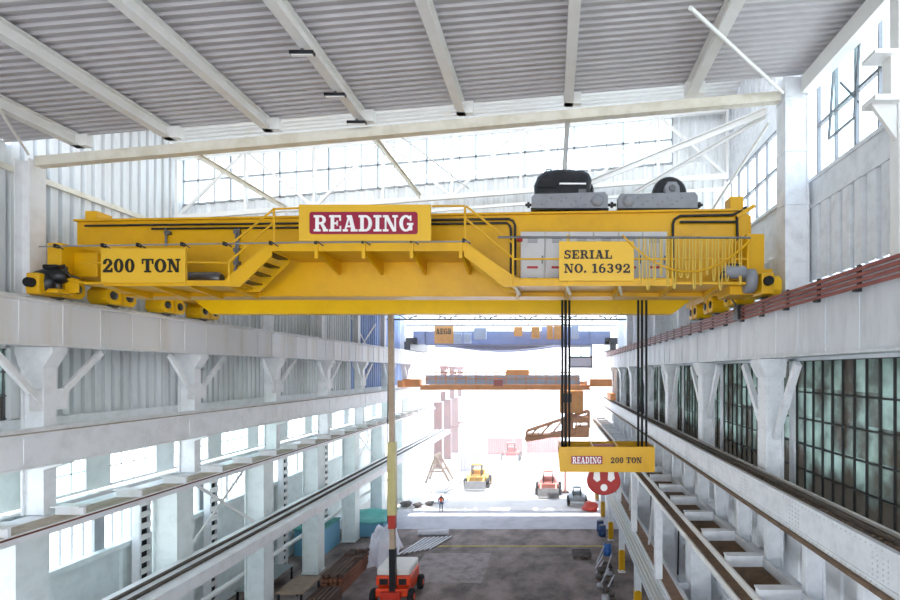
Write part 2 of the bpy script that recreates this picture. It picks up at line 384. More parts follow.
# glazed band in end wall
fm, gm = MB(), MB(); s = .086
zb = lambda x: 8.85+s*x; zt = lambda x: 11.02+s*x
x = XL+.1
def slopebar(m, x0, x1, dz0, dz1, y0, y1, base):
    vs = []
    for xx in (x0,x1):
        for yy in (y0,y1):
            for dz in (dz0,dz1): vs.append((xx,yy,base+s*xx+dz))
    m.add(vs,[(0,1,3,2),(4,6,7,5),(0,4,5,1),(2,3,7,6),(0,2,6,4),(1,5,7,3)])
for dz in (0,1.05,2.05): slopebar(fm, XL, 5.4, dz, dz+.08, 22.9, 23.0, 8.85)
for i in range(31):
    xx = XL+.1+i*.735; w = .035 if i % 3 else .07
    fm.box(xx-w/2,xx+w/2,22.9,23.0,zb(xx),zt(xx))
gm.add([(XL,22.97,zb(XL)),(5.4,22.97,zb(5.4)),(5.4,22.97,zt(5.4)),(XL,22.97,zt(XL))],[(0,1,2,3)])
window('long sloping glazed band high in the white end wall', fm, gm, 'muntin')
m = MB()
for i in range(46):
    xx = XL+.3+i*.53; slopebar(m, xx, xx+.36, .0, .09, 22.93, 22.99, 11.06)  # dark bars stand in for the shade in the deck gaps
tag(m.build('deck_gap_shade','sash_and_shade'),'broken line of dark bars for the shade in the deck gaps along the top of the glazed end wall','trim',kind='structure')
# left band, two per bay
n = 0
for k in range(-2,13):
    ya, yb = 15.6+3.25*k+.45, 15.6+3.25*(k+1)-.45
    fm, gm = MB(), MB(); X = XL-.05
    fm.box(X-.05,X+.05,ya,yb,-2.95,-2.85).box(X-.05,X+.05,ya,yb,-4.35,-4.25).box(X-.05,X+.05,ya,ya+.06,-4.3,-2.9).box(X-.05,X+.05,yb-.06,yb,-4.3,-2.9)
    for i in range(1,4): fm.box(X-.02,X+.02,ya+(yb-ya)*i/4-.018,ya+(yb-ya)*i/4+.018,-4.3,-2.9)
    fm.box(X-.02,X+.02,ya,yb,-3.62,-3.58)
    gm.add([(X,ya,-4.3),(X,yb,-4.3),(X,yb,-2.9),(X,ya,-2.9)],[(0,1,2,3)])
    window('bright window in the left mid-height band, %s from the near end' % ORD[n], fm, gm, 'white', 'glass_mint' if n % 3 == 2 else 'glass'); n += 1
# aisle windows
for n, y in enumerate(FR[:-1]):
    ya, yb = y+.2, y+6.3
    fm, gm = MB(), MB(); X = -19.68
    fm.box(X-.06,X+.08,ya-.2,ya+.05,-7.85,-5.35).box(X-.06,X+.08,yb-.05,yb+.2,-7.85,-5.35).box(X-.03,X+.05,ya,yb,-6.1,-6.0)
    for i in range(1,12): w = .03 if i % 4 else .12; fm.box(X-.03,X+.05,ya+(yb-ya)*i/12-w/2,ya+(yb-ya)*i/12+w/2,-7.85,-5.35)
    gm.add([(X,ya,-7.85),(X,yb,-7.85),(X,yb,-5.35),(X,ya,-5.35)],[(0,1,2,3)])
    window('wide bright window in the outer wall of the low left aisle, %s bay from the near end' % ORD[n], fm, gm, 'muntin')
fm, gm = MB(), MB(); X = XL+.05
for i in range(9): fm.box(X-.05,X+.04,9.5+i*.75-.02,9.5+i*.75+.02,-1.5,.7)
for z in (-1.46,-.76,-.03,.67): fm.box(X-.05,X+.04,Y0,15.6,z-.02,z+.02)
gm.add([(X,Y0,-1.5),(X,15.6,-1.5),(X,15.6,.7),(X,Y0,.7)],[(0,1,2,3)])
window('greenish many-paned window under the near end of the 200 TON runway', fm, gm, 'steel', 'grimy')
# right grimy sashes
for n in range(-1, NF):
    ya, yb = 15.6+6.5*n+.2, min(15.6+6.5*(n+1)-.2, YE)
    if n == -1: ya = 9.1-3.5
    if n == NF-1: yb = YE
    fm, gm = MB(), MB(); X = 7.42
    nc = round((yb-ya)/.5)
    for i in range(nc+1): w = .03 if i % 4 else .05; fm.box(X-.06,X+.03,ya+(yb-ya)*i/nc-w/2,ya+(yb-ya)*i/nc+w/2,-3.7,.35)
    for z in (-3.66,-2.9,-2.15,-1.4,-.62,.3): fm.box(X-.055,X+.03,ya,yb,z-.022,z+.022)
    gm.add([(X,ya,-3.7),(X,yb,-3.7),(X,yb,.35),(X,ya,.35)],[(0,1,2,3)])
    window('grimy many-paned steel window low on the right wall, %s bay from the near end' % ORD[n+1], fm, gm, 'sash_and_shade', 'grimy')
# right upper bright windows
def upper_window(ya, yb, za, zb_, cols, label, vent=None):
    fm, gm = MB(), MB(); X = XR+.05
    for z in (za, zb_, za+.5*(zb_-za)): fm.box(X-.06,X+.06,ya,yb,z-.04,z+.04)
    for i in range(cols+1): w = .05 if i % 2 else .09; fm.box(X-.05,X+.05,ya+(yb-ya)*i/cols-w/2,ya+(yb-ya)*i/cols+w/2,za,zb_)
    gm.add([(X+.02,ya,za),(X+.02,yb,za),(X+.02,yb,zb_),(X+.02,ya,zb_)],[(0,1,2,3)])
    def ex(o):
        if vent:
            v0, v1, h = vent; f = MB(); zt_ = zb_-.3; a = .07
            p = lambda y, k: (X-.1-k*h*math.sin(a), y, zt_-k*h*math.cos(a))
            for yy in (v0, v1): f.bar(p(yy,0),p(yy,1),.05,.06)
            for k in (0,1): f.bar(p(v0,k),p(v1,k),.06,.05)
            f.bar((X,v0+.2,zt_-h*.75),(X-.75,v0-.25,zt_-h*.62),.04)
            f.build('vent_sash','steel',o)
            g = MB(); g.add([p(v0,0),p(v1,0),p(v1,1),p(v0,1)],[(0,1,2,3)])
            g.build('vent_glass','glass',o)
    window(label, fm, gm, 'grey', 'glass', ex)
upper_window(11.4,15.2,5.8,8.8,4,'tall bright window with open vent high on the right wall, before the thick column',(13.0,14.2,2.05))
upper_window(Y0,10.8,5.8,8.8,5,'tall bright window high on the right wall nearest the front')
upper_window(16.0,22.6,5.8,8.45,7,'bright window with open vent behind the thick right column',(16.2,17.4,1.7))

# ------------------------------------------------------------------ roof steel
PX = [-14.24,-11.5,-8.53,-5.7,-2.73,.5,4.17]
for i, x in enumerate(PX):
    z = roofz(x)-.025; t = thing('roof_purlin','white steel roof purlin under the grey deck, %s from the left wall' % ORD[i],'roof beam',(x,10,z-.35),'purlins under the front roof deck')
    h = .36 if i < 6 else .4
    w = .26 if i < 6 else .3
    MB().box(x-w/2,x+w/2,Y0,15.45,z-h,z-h+.035).box(x-w/2,x+w/2,Y0,15.45,z-.05,z-.01).box(x-.02,x+.02,Y0,15.45,z-h+.03,z-.03).build('beam','white2',t)
    MB().box(x-w/2-.02,x+w/2+.25,15.2,15.42,z-.36,z-.02).build('end_clip','white2',t)
tag(MB().box(XR-.45,XR-.1,Y0,15.25,8.3,8.8).build('eaves_beam','white2'),'white eaves beam along the top of the right wall windows','roof beam')
# strut (tie chord) across the hall below the deck edge
m = MB()
A = Vector((-15.7,15.6,6.5)); B = Vector((6.95,15.6,8.48))
m.bar(A,B,.26,.05); m.bar(A+Vector((0,0,-.24)),B+Vector((0,0,-.24)),.26,.05); m.bar(A+Vector((0,-.11,-.12)),B+Vector((0,-.11,-.12)),.04,.2)
tag(m.build('tie_beam','cream'),'cream steel tie beam slanting across the hall under the roof deck edge','roof beam')
def strut(p, q, w, mat, label, name='bracing_strut', rnd=False):
    m = MB()
    if rnd: m.tube([p,q],w/2,12)
    else:
        m.bar(p,q,w,.03); m.bar(Vector(p)+Vector((0,0,-w/2)),Vector(q)+Vector((0,0,-w/2)),.03,w)
    return tag(m.build(name,mat),label,'bracing','roof bracing struts')
strut((-11.5,15.74,7.05),(-11.5,22.0,7.1),.17,'cream','cream strut running back from the tie beam above the left end of the crane')
strut((-5.7,15.74,7.52),(-5.7,22.0,7.6),.17,'cream','cream strut running back from the tie beam above the maroon sign')
strut((.5,15.74,8.0),(.5,22.0,8.1),.17,'white2','white strut running back above the black hoist motor')
strut((-5.2,15.9,7.7),(-3.6,22.1,7.9),.06,'white2','thin white diagonal rod behind the maroon sign',rnd=True)
strut((6.7,15.95,8.2),(.3,22.0,7.65),.2,'white2','long white diagonal brace from the right column down behind the hoist')
strut((6.75,16.1,8.1),(3.6,21.9,7.75),.13,'white2','shorter white diagonal brace from the right column toward the far truss')
strut((6.9,15.25,8.33),(3.06,11.3,8.05),.1,'white2','white pipe brace from the top of the right column under the deck',rnd=True)
strut((-15.6,15.2,6.45),(-14.1,13.0,6.68),.07,'white2','thin white pipe brace at the top of the left column',rnd=True)
strut((6.9,16.2,7.9),(6.3,21.5,6.1),.1,'white2','white inclined pipe beside the right upper window',rnd=True)
# truss in front of the end wall
t = thing('roof_truss','white lattice truss across the bright glazed end wall','roof truss',(-4.4,22.3,7.6))
tz = lambda x: 10.75+.086*x
bz = lambda x: 7.95+.075*x
MB().bar((XL+.25,22.3,tz(XL)),(XR-.2,22.3,tz(XR)),.16,.2).build('top_chord','white2',t)
MB().bar((XL+.25,22.3,bz(XL)),(XR-.2,22.3,bz(XR)),.16,.2).bar((XL+.25,22.3,bz(XL)-.55),(XR-.2,22.3,bz(XR)-.55),.1,.12).build('bottom_chord','white2',t)
xs = [XL+.35+i*(XR-XL-.6)/8 for i in range(9)]
for i, x in enumerate(xs):
    MB().bar((x,22.3,bz(x)),(x,22.3,tz(x)),.11,.14).build('web_post','white2',t)
    if i < 8:
        x2 = xs[i+1]
        a, b = ((x,tz(x)),(x2,bz(x2))) if i % 2 else ((x,bz(x)),(x2,tz(x2)))
        MB().bar((a[0],22.3,a[1]),(b[0],22.3,b[1]),.09,.12).build('web_diagonal','white2',t)
# far hall trusses
for i, Y in enumerate((36.0,44.0,51.0,57.5)):
    t = thing('roof_truss','lattice truss under the far low roof, %s behind the yellow crane' % ORD[i],'roof truss',(-4.4,Y,5.1),'far roof trusses')
    MB().bar((XL+.25,Y,6.1),(XR-.1,Y,6.1),.16,.16).build('top_chord','steel',t)
    MB().bar((XL+.25,Y,5.15),(XR-.1,Y,5.15),.16,.16).build('bottom_chord','steel',t)
    m = MB()
    for k in range(12):
        xa = XL+.35+k*2.0; m.bar((xa,Y,5.15 if k%2 else 6.1),(xa+2.0,Y,6.1 if k%2 else 5.15),.09,.09)
    m.build('web_lattice','steel',t)
# small lamps on the third purlin
for i, (px, py) in enumerate(((299,39),(331,82),(366,122))):
    Y = 510*roofz(-5.7)/(371-py)-.25; Y = min(Y,15.1); x = -5.78; z = roofz(x)-.445
    t = thing('strip_light','dark slim lamp clipped under the fourth purlin, %s from the front' % ORD[i],'lamp',(x,Y,z-.1),'lamps under the purlin')
    MB().box(x-.28,x+.28,Y-.07,Y+.07,z-.08,z).build('housing','black',t,.01)
    MB().box(x-.03,x+.03,Y-.03,Y+.03,z,z+.06).build('bracket','steel',t)
    MB().box(x-.25,x+.25,Y-.04,Y+.04,z-.1,z-.08).build('lens','letter_w',t)

# ------------------------------------------------------------------ columns
def col_rivets(m, X, ys, z0, z1, step=.22, r=.02):
    z = z0
    while z < z1:
        for y in ys: m.lathe([(r,0),(r*.6,-.012)],(X,y,z),'x',6)
        z += step
def left_column(i, Y, outside=False):
    mat = 'white' if not outside else 'rustcol'
    lab = ('white steel column on the bright-window side of the hall, %s from the near end' if not outside else 'rust brown column under the runways out in the yard, %s from the hall') % ORD[i]
    t = thing('column', lab, 'column', (-16.2,Y,-13.8), 'columns on the left side of the hall' if not outside else 'rust brown yard columns')
    if not outside:
        top = 6.4 if Y < 16 else 5.9
        MB().box(-16.2,-16.15,Y-.25,Y+.25,.75,top).box(-15.77,-15.72,Y-.25,Y+.25,.75,top).box(-16.15,-15.77,Y-.05,Y+.05,.75,top).build('upper_shaft','white',t)
    m = MB(); m.box(-16.05,-15.99,Y-.2,Y+.2,-4.37,.62).box(-15.41,-15.35,Y-.2,Y+.2,-4.37,.62).box(-15.99,-15.41,Y-.13,Y-.09,-4.37,.3).box(-15.99,-15.41,Y+.09,Y+.13,-4.37,.3)
    m.build('middle_shaft',mat,t)
    MB().prism([(-16.06,.1),(-15.34,.1),(-15.05,.55),(-15.05,.73),(-16.2,.73),(-16.2,.55)],'y',Y-.23,Y+.23).build('cap_bracket',mat,t)
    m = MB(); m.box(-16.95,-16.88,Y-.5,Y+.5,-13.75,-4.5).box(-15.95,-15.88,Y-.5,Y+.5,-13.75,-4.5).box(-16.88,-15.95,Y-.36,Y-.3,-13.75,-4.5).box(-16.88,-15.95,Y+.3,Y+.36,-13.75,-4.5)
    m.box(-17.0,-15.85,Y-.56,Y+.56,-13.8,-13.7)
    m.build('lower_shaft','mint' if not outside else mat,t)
    MB().prism([(-15.88,-9.1),(-14.4,-8.7),(-14.4,-8.57),(-15.88,-8.57)],'y',Y-.12,Y+.12).build('rail_bracket',mat,t)
    MB().prism([(-15.35,-3.0),(-14.8,-2.82),(-14.8,-2.77),(-15.35,-2.77)],'y',Y-.2,Y+.2).build('girder_bracket',mat,t)
    for s in (-1,1):
        MB().bar((-15.45,Y+s*.2,-.95),(-15.3,Y+s*1.7,.62),.13,.17).box(-15.42,-15.38,Y+s*.21 if s>0 else Y-.6,Y+.6 if s>0 else Y-.21,-1.2,-.55).build('knee_brace',mat,t)
def right_column(i, Y, outside=False):
    t = thing('column','white steel column on the grimy-window side of the hall, %s from the near end' % ORD[i],'column',(6.6,Y,-13.8),'columns on the right side of the hall')
    if Y < 16:
        m = MB(); m.box(7.0,7.07,Y-.3,Y+.3,.45,8.85).box(7.65,7.72,Y-.3,Y+.3,.45,8.85).box(7.07,7.65,Y-.27,Y-.22,.45,8.85).box(7.07,7.65,Y+.22,Y+.27,.45,8.85)
        for z in (1.6,3.3,5.0,6.6,8.2): m.box(6.98,7.74,Y-.32,Y+.3,z,z+.03)
        m.build('upper_shaft','grey_white',t)
    else:
        MB().box(7.05,7.1,Y-.25,Y+.25,.5,6.2).box(7.6,7.65,Y-.25,Y+.25,.5,6.2).box(7.1,7.6,Y-.05,Y+.05,.5,6.2).build('upper_shaft','grey_white',t)
    m = MB(); m.box(6.42,6.49,Y-.33,Y+.33,-5.4,.27).box(6.88,6.95,Y-.33,Y+.33,-5.4,.27).box(6.49,6.88,Y-.25,Y-.19,-5.4,-.2).box(6.49,6.88,Y+.19,Y+.25,-5.4,-.2)
    m.build('middle_shaft','grey_white',t)
    rv = MB(); col_rivets(rv, 6.42, (Y-.24,Y+.24), -2.9, .2); 
    z = -2.9
    while z < .2:
        for x in (6.53,6.84): rv.lathe([(.02,0),(.012,-.012)],(x,Y-.25,z),'y',6)
        z += .22
    rv.build('rivet','rivet',t)
    MB().prism([(6.41,-.2),(6.96,-.2),(7.0,.2),(7.0,.36),(6.22,.36),(6.22,.2)],'y',Y-.4,Y+.4).build('cap_bracket','grey_white',t)
    m = MB(); m.box(5.9,5.97,Y-.45,Y+.45,-13.75,-5.51).box(6.68,6.75,Y-.45,Y+.45,-13.75,-5.51).box(5.97,6.68,Y-.42,Y-.36,-13.75,-5.51).box(5.97,6.68,Y+.36,Y+.42,-13.75,-5.51).box(5.85,6.8,Y-.5,Y+.5,-13.8,-13.7)
    m.build('lower_shaft','grey_white',t)
    for s in (-1,1):
        MB().bar((6.68,Y+s*.35,-2.0),(6.6,Y+s*1.9,.2),.16,.2).build('knee_brace','grey_white',t)
    # lighter post on the inner line, painted yellow at the foot
for i, Y in enumerate([FR[0]-6.5]+FR): left_column(i, Y)
for i, Y in enumerate((73.6,80.1,86.6)): left_column(i, Y, True)
for i, Y in enumerate([FR[0]-6.5]+FR): 
    if i: right_column(i-1, Y)
for i, Y in enumerate((22.1,28.6,35.1,41.6,48.1,54.6)):
    t = thing('post','slim white post with yellow foot under the low rail beam, %s from the near end' % ORD[i],'post',(4.8,Y,-13.8),'posts under the lowest right rail beam')
    MB().box(4.62,4.98,Y-.03,Y+.03,-13.75,-10.6).box(4.62,4.67,Y-.2,Y+.2,-13.75,-10.6).box(4.93,4.98,Y-.2,Y+.2,-13.75,-10.6).box(4.55,5.05,Y-.25,Y+.25,-13.8,-13.75).build('shaft','grey_white',t)
    MB().box(4.605,4.67,Y-.215,Y+.215,-13.7,-12.3).box(4.93,4.995,Y-.215,Y+.215,-13.7,-12.3).box(4.62,4.98,Y-.04,Y+.04,-13.7,-12.3).build('yellow_foot','yellow',t)['label'] = 'yellow painted foot'
# post and bracket on the near right wall
t = thing('wall_post','white post against the near right wall windows','post',(7.6,11.1,.42))
MB().box(7.45,7.5,10.95,11.25,.42,8.5).box(7.7,7.75,10.95,11.25,.42,8.5).box(7.5,7.7,11.07,11.13,.42,8.5).build('shaft','white2',t)
t = thing('wall_bracket','white box bracket sticking out from the post by the near right windows','bracket',(7.2,11.1,5.6))
MB().box(6.85,7.44,10.8,11.3,5.75,5.87).build('base_plate','white2',t)
MB().box(6.85,7.44,10.8,11.3,6.75,6.83).build('top_plate','white2',t)
MB().box(7.25,7.44,10.9,11.2,5.87,6.75).build('upright','white2',t)
MB().prism([(7.44,5.0),(7.44,5.75),(6.9,5.75)],'y',11.0,11.1).build('gusset','white2',t)

# ------------------------------------------------------------------ runway girders
YB = 88.0
def rail(m, x, z, y0, y1):
    m.box(x-.07,x+.07,y0,y1,z,z+.02); m.box(x-.02,x+.02,y0,y1,z+.02,z+.09); m.box(x-.04,x+.04,y0,y1,z+.09,z+.13)
t = thing('runway_girder','white stained plate girder carrying the 200 TON end of the yellow crane','crane runway',(-15.3,30,.75))
m = MB(); m.box(-15.08,-15.04,6,YB,.78,2.06).box(-15.6,-15.56,6,YB,.78,2.06).box(-15.7,-14.93,6,YB,2.02,2.08).box(-15.7,-14.93,6,YB,.74,.8)
y = 6.6
while y < YB: m.box(-15.04,-15.02,y-.03,y+.03,.8,2.02); y += 1.3
m.build('girder_body','runway',t)
m = MB(); rail(m,-15.3,2.08,6,YB); 
y = 6.2
while y < 60: m.box(-15.42,-15.02,y-.04,y+.04,2.07,2.12); y += .5
m.build('rail','white',t)
t = thing('runway_girder','white plate girder behind the red conductor bars under the yellow crane','crane runway',(6.75,30,.37))
m = MB(); m.box(6.32,6.36,6,YB,.43,2.0).box(6.84,6.88,6,YB,.43,2.0).box(6.22,6.92,6,YB,2.0,2.06).box(6.2,6.92,6,YB,.37,.43)
y = 6.6
while y < YB: m.box(6.3,6.32,y-.03,y+.03,.43,2.0); y += 1.3
m.build('girder_body','runway_g',t)
m = MB(); rail(m,6.5,2.06,6,YB); y = 6.2
while y < 60: m.box(6.35,6.65,y-.05,y+.05,2.06,2.11); y += .65
m.build('rail','steel',t)
t = thing('conductor_rail','dusty red conductor bars along the crane runway','conductor bars',(6.3,20,1.7))
for k in range(4):
    z = 1.68+.115*k
    MB().box(6.08,6.12,6,58,z-.035,z+.035).build('bar','busbar',t)
y = 7.1
while y < 57:
    MB().box(6.17,6.262,y-.03,y+.03,1.7,1.74).box(6.03,6.12,y-.05,y+.05,1.58,1.63).box(6.12,6.17,y-.05,y+.05,1.58,2.12).build('hanger','black',t); y += 1.55
# second level girders
t = thing('runway_girder','second white girder above the bright window band and dusty ledge','crane runway',(-15.1,30,-2.75))
m = MB(); m.box(-14.78,-14.72,6,YB,-2.7,-1.8).box(-15.17,-14.65,6,YB,-1.84,-1.78).box(-15.17,-14.65,6,YB,-2.76,-2.7).box(-15.12,-15.08,6,YB,-2.7,-1.84)
y = 8.0
while y < 60: m.box(-14.72,-14.70,y-.3,y+.3,-2.6,-1.9); y += 6.5
m.build('girder_body','white',t)
m = MB(); rail(m,-15.0,-1.78,6,YB); m.build('rail','white',t)
MB().box(-14.9,-14.75,6,60,-1.78,-1.765).build('grime','ledge2',t)
t = thing('runway_girder','white riveted girder with a dirty track on top below the grimy windows','crane runway',(6.1,30,-3.95))
m = MB(); m.box(5.86,5.91,6,YB,-3.9,-3.1).box(6.24,6.28,6,YB,-3.9,-3.1).box(5.78,6.36,6,YB,-3.12,-3.07).box(5.74,6.36,6,YB,-3.96,-3.9)
m.box(5.83,5.86,6,YB,-3.25,-3.12).box(5.83,5.86,6,YB,-3.9,-3.78)
m.build('girder_body','grey_white',t)
m = MB(); rail(m,6.05,-3.07,6,YB); m.build('rail','track',t)
MB().box(5.9,5.98,6,58,-3.07,-3.04).box(6.12,6.26,6,58,-3.07,-3.04).build('grime','track',t)
MB().box(6.27,6.34,6,58,-3.07,-2.96).build('curb','white2',t)
m = MB(); rr = random.Random(3)
for q in range(260):
    y = 8.5+24*rr.random()**1.5; x = rr.choice((rr.uniform(5.9,5.97),rr.uniform(6.13,6.25))); r = rr.uniform(.006,.016)
    m.box(x-r,x+r,y-r*1.5,y+r*1.5,-3.045,-3.03+r*.6)
m.build('grit','ledge',t)['kind'] = 'stuff'
MB().box(5.735,5.74,6,58,-3.97,-3.88).box(5.74,5.83,6,58,-3.9,-3.885).build('ledge_dirt','ledge',t)
m = MB(); y = 9.0
while y < 30:
    m.lathe([(.02,0),(.01,-.014)],(5.83,y,-3.18),'x',6); m.lathe([(.02,0),(.01,-.014)],(5.83,y,-3.84),'x',6); y += .16
for yc in [9.1+3.25*k for k in range(7)]:
    for dy in (-.22,-.08,.08,.22):
        for z in [-3.72+.1*q for q in range(5)]: m.lathe([(.026,0),(.014,-.014)],(5.86,yc+dy,z),'x',6)
m.build('rivet','rivet',t)
# third level girders
t = thing('rail_beam','lowest white beam with two dark rails above the floor aisle and workbench','crane runway',(-15,30,-8.6))
MB().box(-15.85,-14.0,8,70,-8.1,-8.03).box(-14.06,-14.0,8,70,-8.55,-8.1).box(-15.85,-15.78,8,70,-8.55,-8.1).build('beam_body','white',t)
MB().box(-15.35,-15.2,8,70,-8.03,-7.93).box(-14.75,-14.6,8,70,-8.03,-7.93).build('rail','track',t)
MB().box(-15.2,-14.75,8,70,-8.03,-8.015).build('grime','white',t)
t = thing('rail_beam','lowest beam with a brown track, held on yellow-footed posts','crane runway',(4.9,30,-10.6))
MB().box(4.5,5.4,12,60,-9.1,-9.04).box(4.85,4.9,12,60,-10.55,-9.1).box(5.3,5.36,12,60,-9.6,-9.1).box(4.5,5.1,12,60,-10.6,-10.55).build('beam_body','grey_white',t)
for z in (-9.4,-9.75,-10.15): MB().box(4.48,4.56,12,60,z-.05,z+.05).box(4.56,4.85,12,60,z-.05,z-.03).build('side_angle','white2',t)
MB().box(4.6,4.68,12,60,-9.04,-8.95).box(5.18,5.26,12,60,-9.04,-8.95).build('rail','white',t)
MB().box(4.68,5.18,12,60,-9.04,-9.0).build('grime','brownrail',t)
# side arms that tie the lowest right rail beam back to the columns
for i, Y in enumerate((22.1,28.6,35.1,41.6,48.1,54.6)):
    tag(MB().box(5.37,5.89,Y-.1,Y+.1,-9.4,-9.15).build('side_arm','grey_white'),'short white arm between low brown-railed beam and column, %s from the near end' % ORD[i],'bracket','side arms of the right rail beam')

# ------------------------------------------------------------------ ledges with dividers
t = thing('ledge','dusty white ledge with low dividers along the bright windows','ledge',(-15.5,30,-4.4))
MB().box(-15.9,-14.2,6,62,-4.45,-4.4).box(-16.7,-16.4,6,62,-4.45,-4.4).box(-14.26,-14.18,6,62,-4.6,-4.36).build('plate','white',t)
MB().box(-15.18,-14.3,6,62,-4.4,-4.385).build('dust','ledge2',t)
MB().box(-14.18,-14.165,6,62,-4.43,-4.38).build('rusty_edge','rust',t)
for k in range(24):
    y = 9.1+2.1667*k
    MB().box(-15.16,-14.29,y-.04,y+.04,-4.385,-4.135).box(-15.17,-14.28,y-.2,y+.2,-4.135,-4.1).build('divider','white',t)
t = thing('ledge','white ledge of shallow dirt-filled trays below the riveted girder','ledge',(5.2,30,-5.5))
MB().box(4.45,6.35,6,58,-5.5,-5.42).box(5.8,5.88,6,58,-5.42,-5.15).build('plate','grey_white',t)
MB().box(4.4,4.45,6,58,-5.55,-5.4).build('edge_rail','white2',t)
MB().box(4.46,5.79,6,58,-5.42,-5.38).build('dirt','dirt',t)
for k in range(23):
    y = 7.7+2.1667*k
    MB().box(4.8,5.79,y-.2,y+.0,-5.38,-5.1).box(4.79,5.79,y-.25,y+.05,-5.1,-5.06).build('divider','grey_white',t)
MB().box(4.72,4.78,6,58,-5.38,-5.2).build('tray_lip','white2',t)
for k in range(20):
    y = 7.7+2.1667*k-.1
    tag(MB().box(5.9,5.95,y-.1,y+.1,-5.412,-3.97).box(6.3,6.34,y-.12,y+.12,-5.412,-3.97).box(5.95,6.3,y-.025,y+.025,-5.412,-3.97).build('stub_post','grey_white'),
        'short white post between right ledge and second girder, %s from the near end' % ORD[k],'post','short posts on the right ledge')
# braces below right ledge
for i, Y in enumerate((22.1,28.6,35.1)):
    tag(MB().bar((4.5,Y+.6,-5.7),(5.0,Y+4.2,-8.9),.1,.12).build('diagonal_brace','white'),'white diagonal brace between right ledge and lowest rail beam, %s from the near end' % ORD[i],'bracing','braces below the right ledge')
    tag(MB().tube([(5.75,Y+.9,-5.55),(5.75,Y+1.2,-9.3)],.035,8).build('hanging_cable','rope'),'dark cable hanging beside a column under the right ledge, %s from the near end' % ORD[i],'cable','cables under the right ledge')
    tag(MB().box(4.45,4.75,Y-.18,Y+.18,-8.95,-5.58).build('ledge_post','grey_white'),'white post under the front edge of the right ledge, %s from the near end' % ORD[i],'post','posts under the right ledge edge')
# X bracing on the left, below the ledge
for i, Y in enumerate((22.1,41.6)):
    t = thing('cross_brace','white crossed brace between the left columns below the ledge, %s' % ('nearer one' if i == 0 else 'farther one'),'bracing',(-16.4,Y+3.2,-8.4),'crossed braces on the left')
    for s in (0,1):
        a = (-16.4,Y+.55,-4.7 if s else -8.3); b = (-16.35 if s else -16.45,Y+5.95,-8.3 if s else -4.7)
        MB().bar(a,b,.04,.14).build('diagonal','white2',t)
t = thing('cross_brace','white crossed brace in front of the blue far wall panels','bracing',(-16.55,45.2,.9))
for a, b in (((-16.5,42.15,.9),(-16.5,47.75,4.4)),((-16.57,42.15,4.4),(-16.57,47.75,.9))): MB().bar(a,b,.04,.16).build('diagonal','white2',t)
# battened posts of the aisle
for i, Y in enumerate((23.6,28.4,36.0,42.5)):
    t = thing('battened_post','twin-channel post with dark slots in the left aisle, %s from the near end' % ORD[i],'post',(-19.0,Y,-13.8),'battened posts in the left aisle')
    MB().box(-19.2,-18.8,Y-.3,Y-.24,-13.8,-4.75).box(-19.2,-18.8,Y+.24,Y+.3,-13.8,-4.75).build('channel','white',t)
    MB().box(-18.98,-18.94,Y-.24,Y+.24,-13.8,-4.75).build('gap_shade','black',t)  # black sheet stands in for the dark gaps between the channels
    m = MB(); z = -13.5
    while z < -4.9: m.box(-18.84,-18.78,Y-.3,Y+.3,z,z+.26); z += .52
    m.build('batten','white2',t)
tag(MB().tube([(-17.3,16,-11.4),(-17.3,58,-11.4)],.14,10).build('guard_pipe','white2'),'white horizontal pipe behind the left columns above the floor','pipe')

# ------------------------------------------------------------------ the yellow crane
cr = thing('overhead_crane','big yellow double-girder overhead crane with the maroon READING sign','overhead crane',(-4.4,18.5,2.21))
def cpart(mb, name, mat='yellow', parent=None, bevel=0): return mb.build(name, mat, parent or cr, bevel)
YG = 16.65
g = [(-15.5,4.86),(-15.5,3.55),(-14.9,3.25),(-13.9,2.45),(4.9,2.45),(5.9,3.0),(6.5,3.4),(6.5,5.06),(6.2,5.22)]
fg = cpart(MB().prism(g,'y',YG,17.35).prism([(-15.52,4.86),(6.22,5.21),(6.22,5.27),(-15.52,4.92)],'y',YG-.12,17.45).prism([(-13.9,2.45),(4.9,2.45),(4.9,2.42),(-13.9,2.42)],'y',YG-.08,17.4),'girder')
g2 = [(-15.3,4.86),(-15.3,3.55),(-14.9,3.0),(-14.1,2.37),(5.0,2.37),(5.7,2.9),(6.4,3.4),(6.4,5.05)]
cpart(MB().prism(g2,'y',21.1,21.7).prism([(-15.3,4.86),(6.4,5.05),(6.4,5.11),(-15.3,4.92)],'y',21.0,21.8),'girder','yellow2')  # brighter yellow stands in for the stronger light on the back girder
# girder top rail for trolley
cpart(MB().prism([(-14.5,4.88),(5.6,5.26),(5.6,5.33),(-14.5,4.95)],'y',16.95,17.05).prism([(-14.5,4.88),(5.6,5.11),(5.6,5.33),(-14.5,4.95)],'y',21.35,21.45),'trolley_rail','steel')
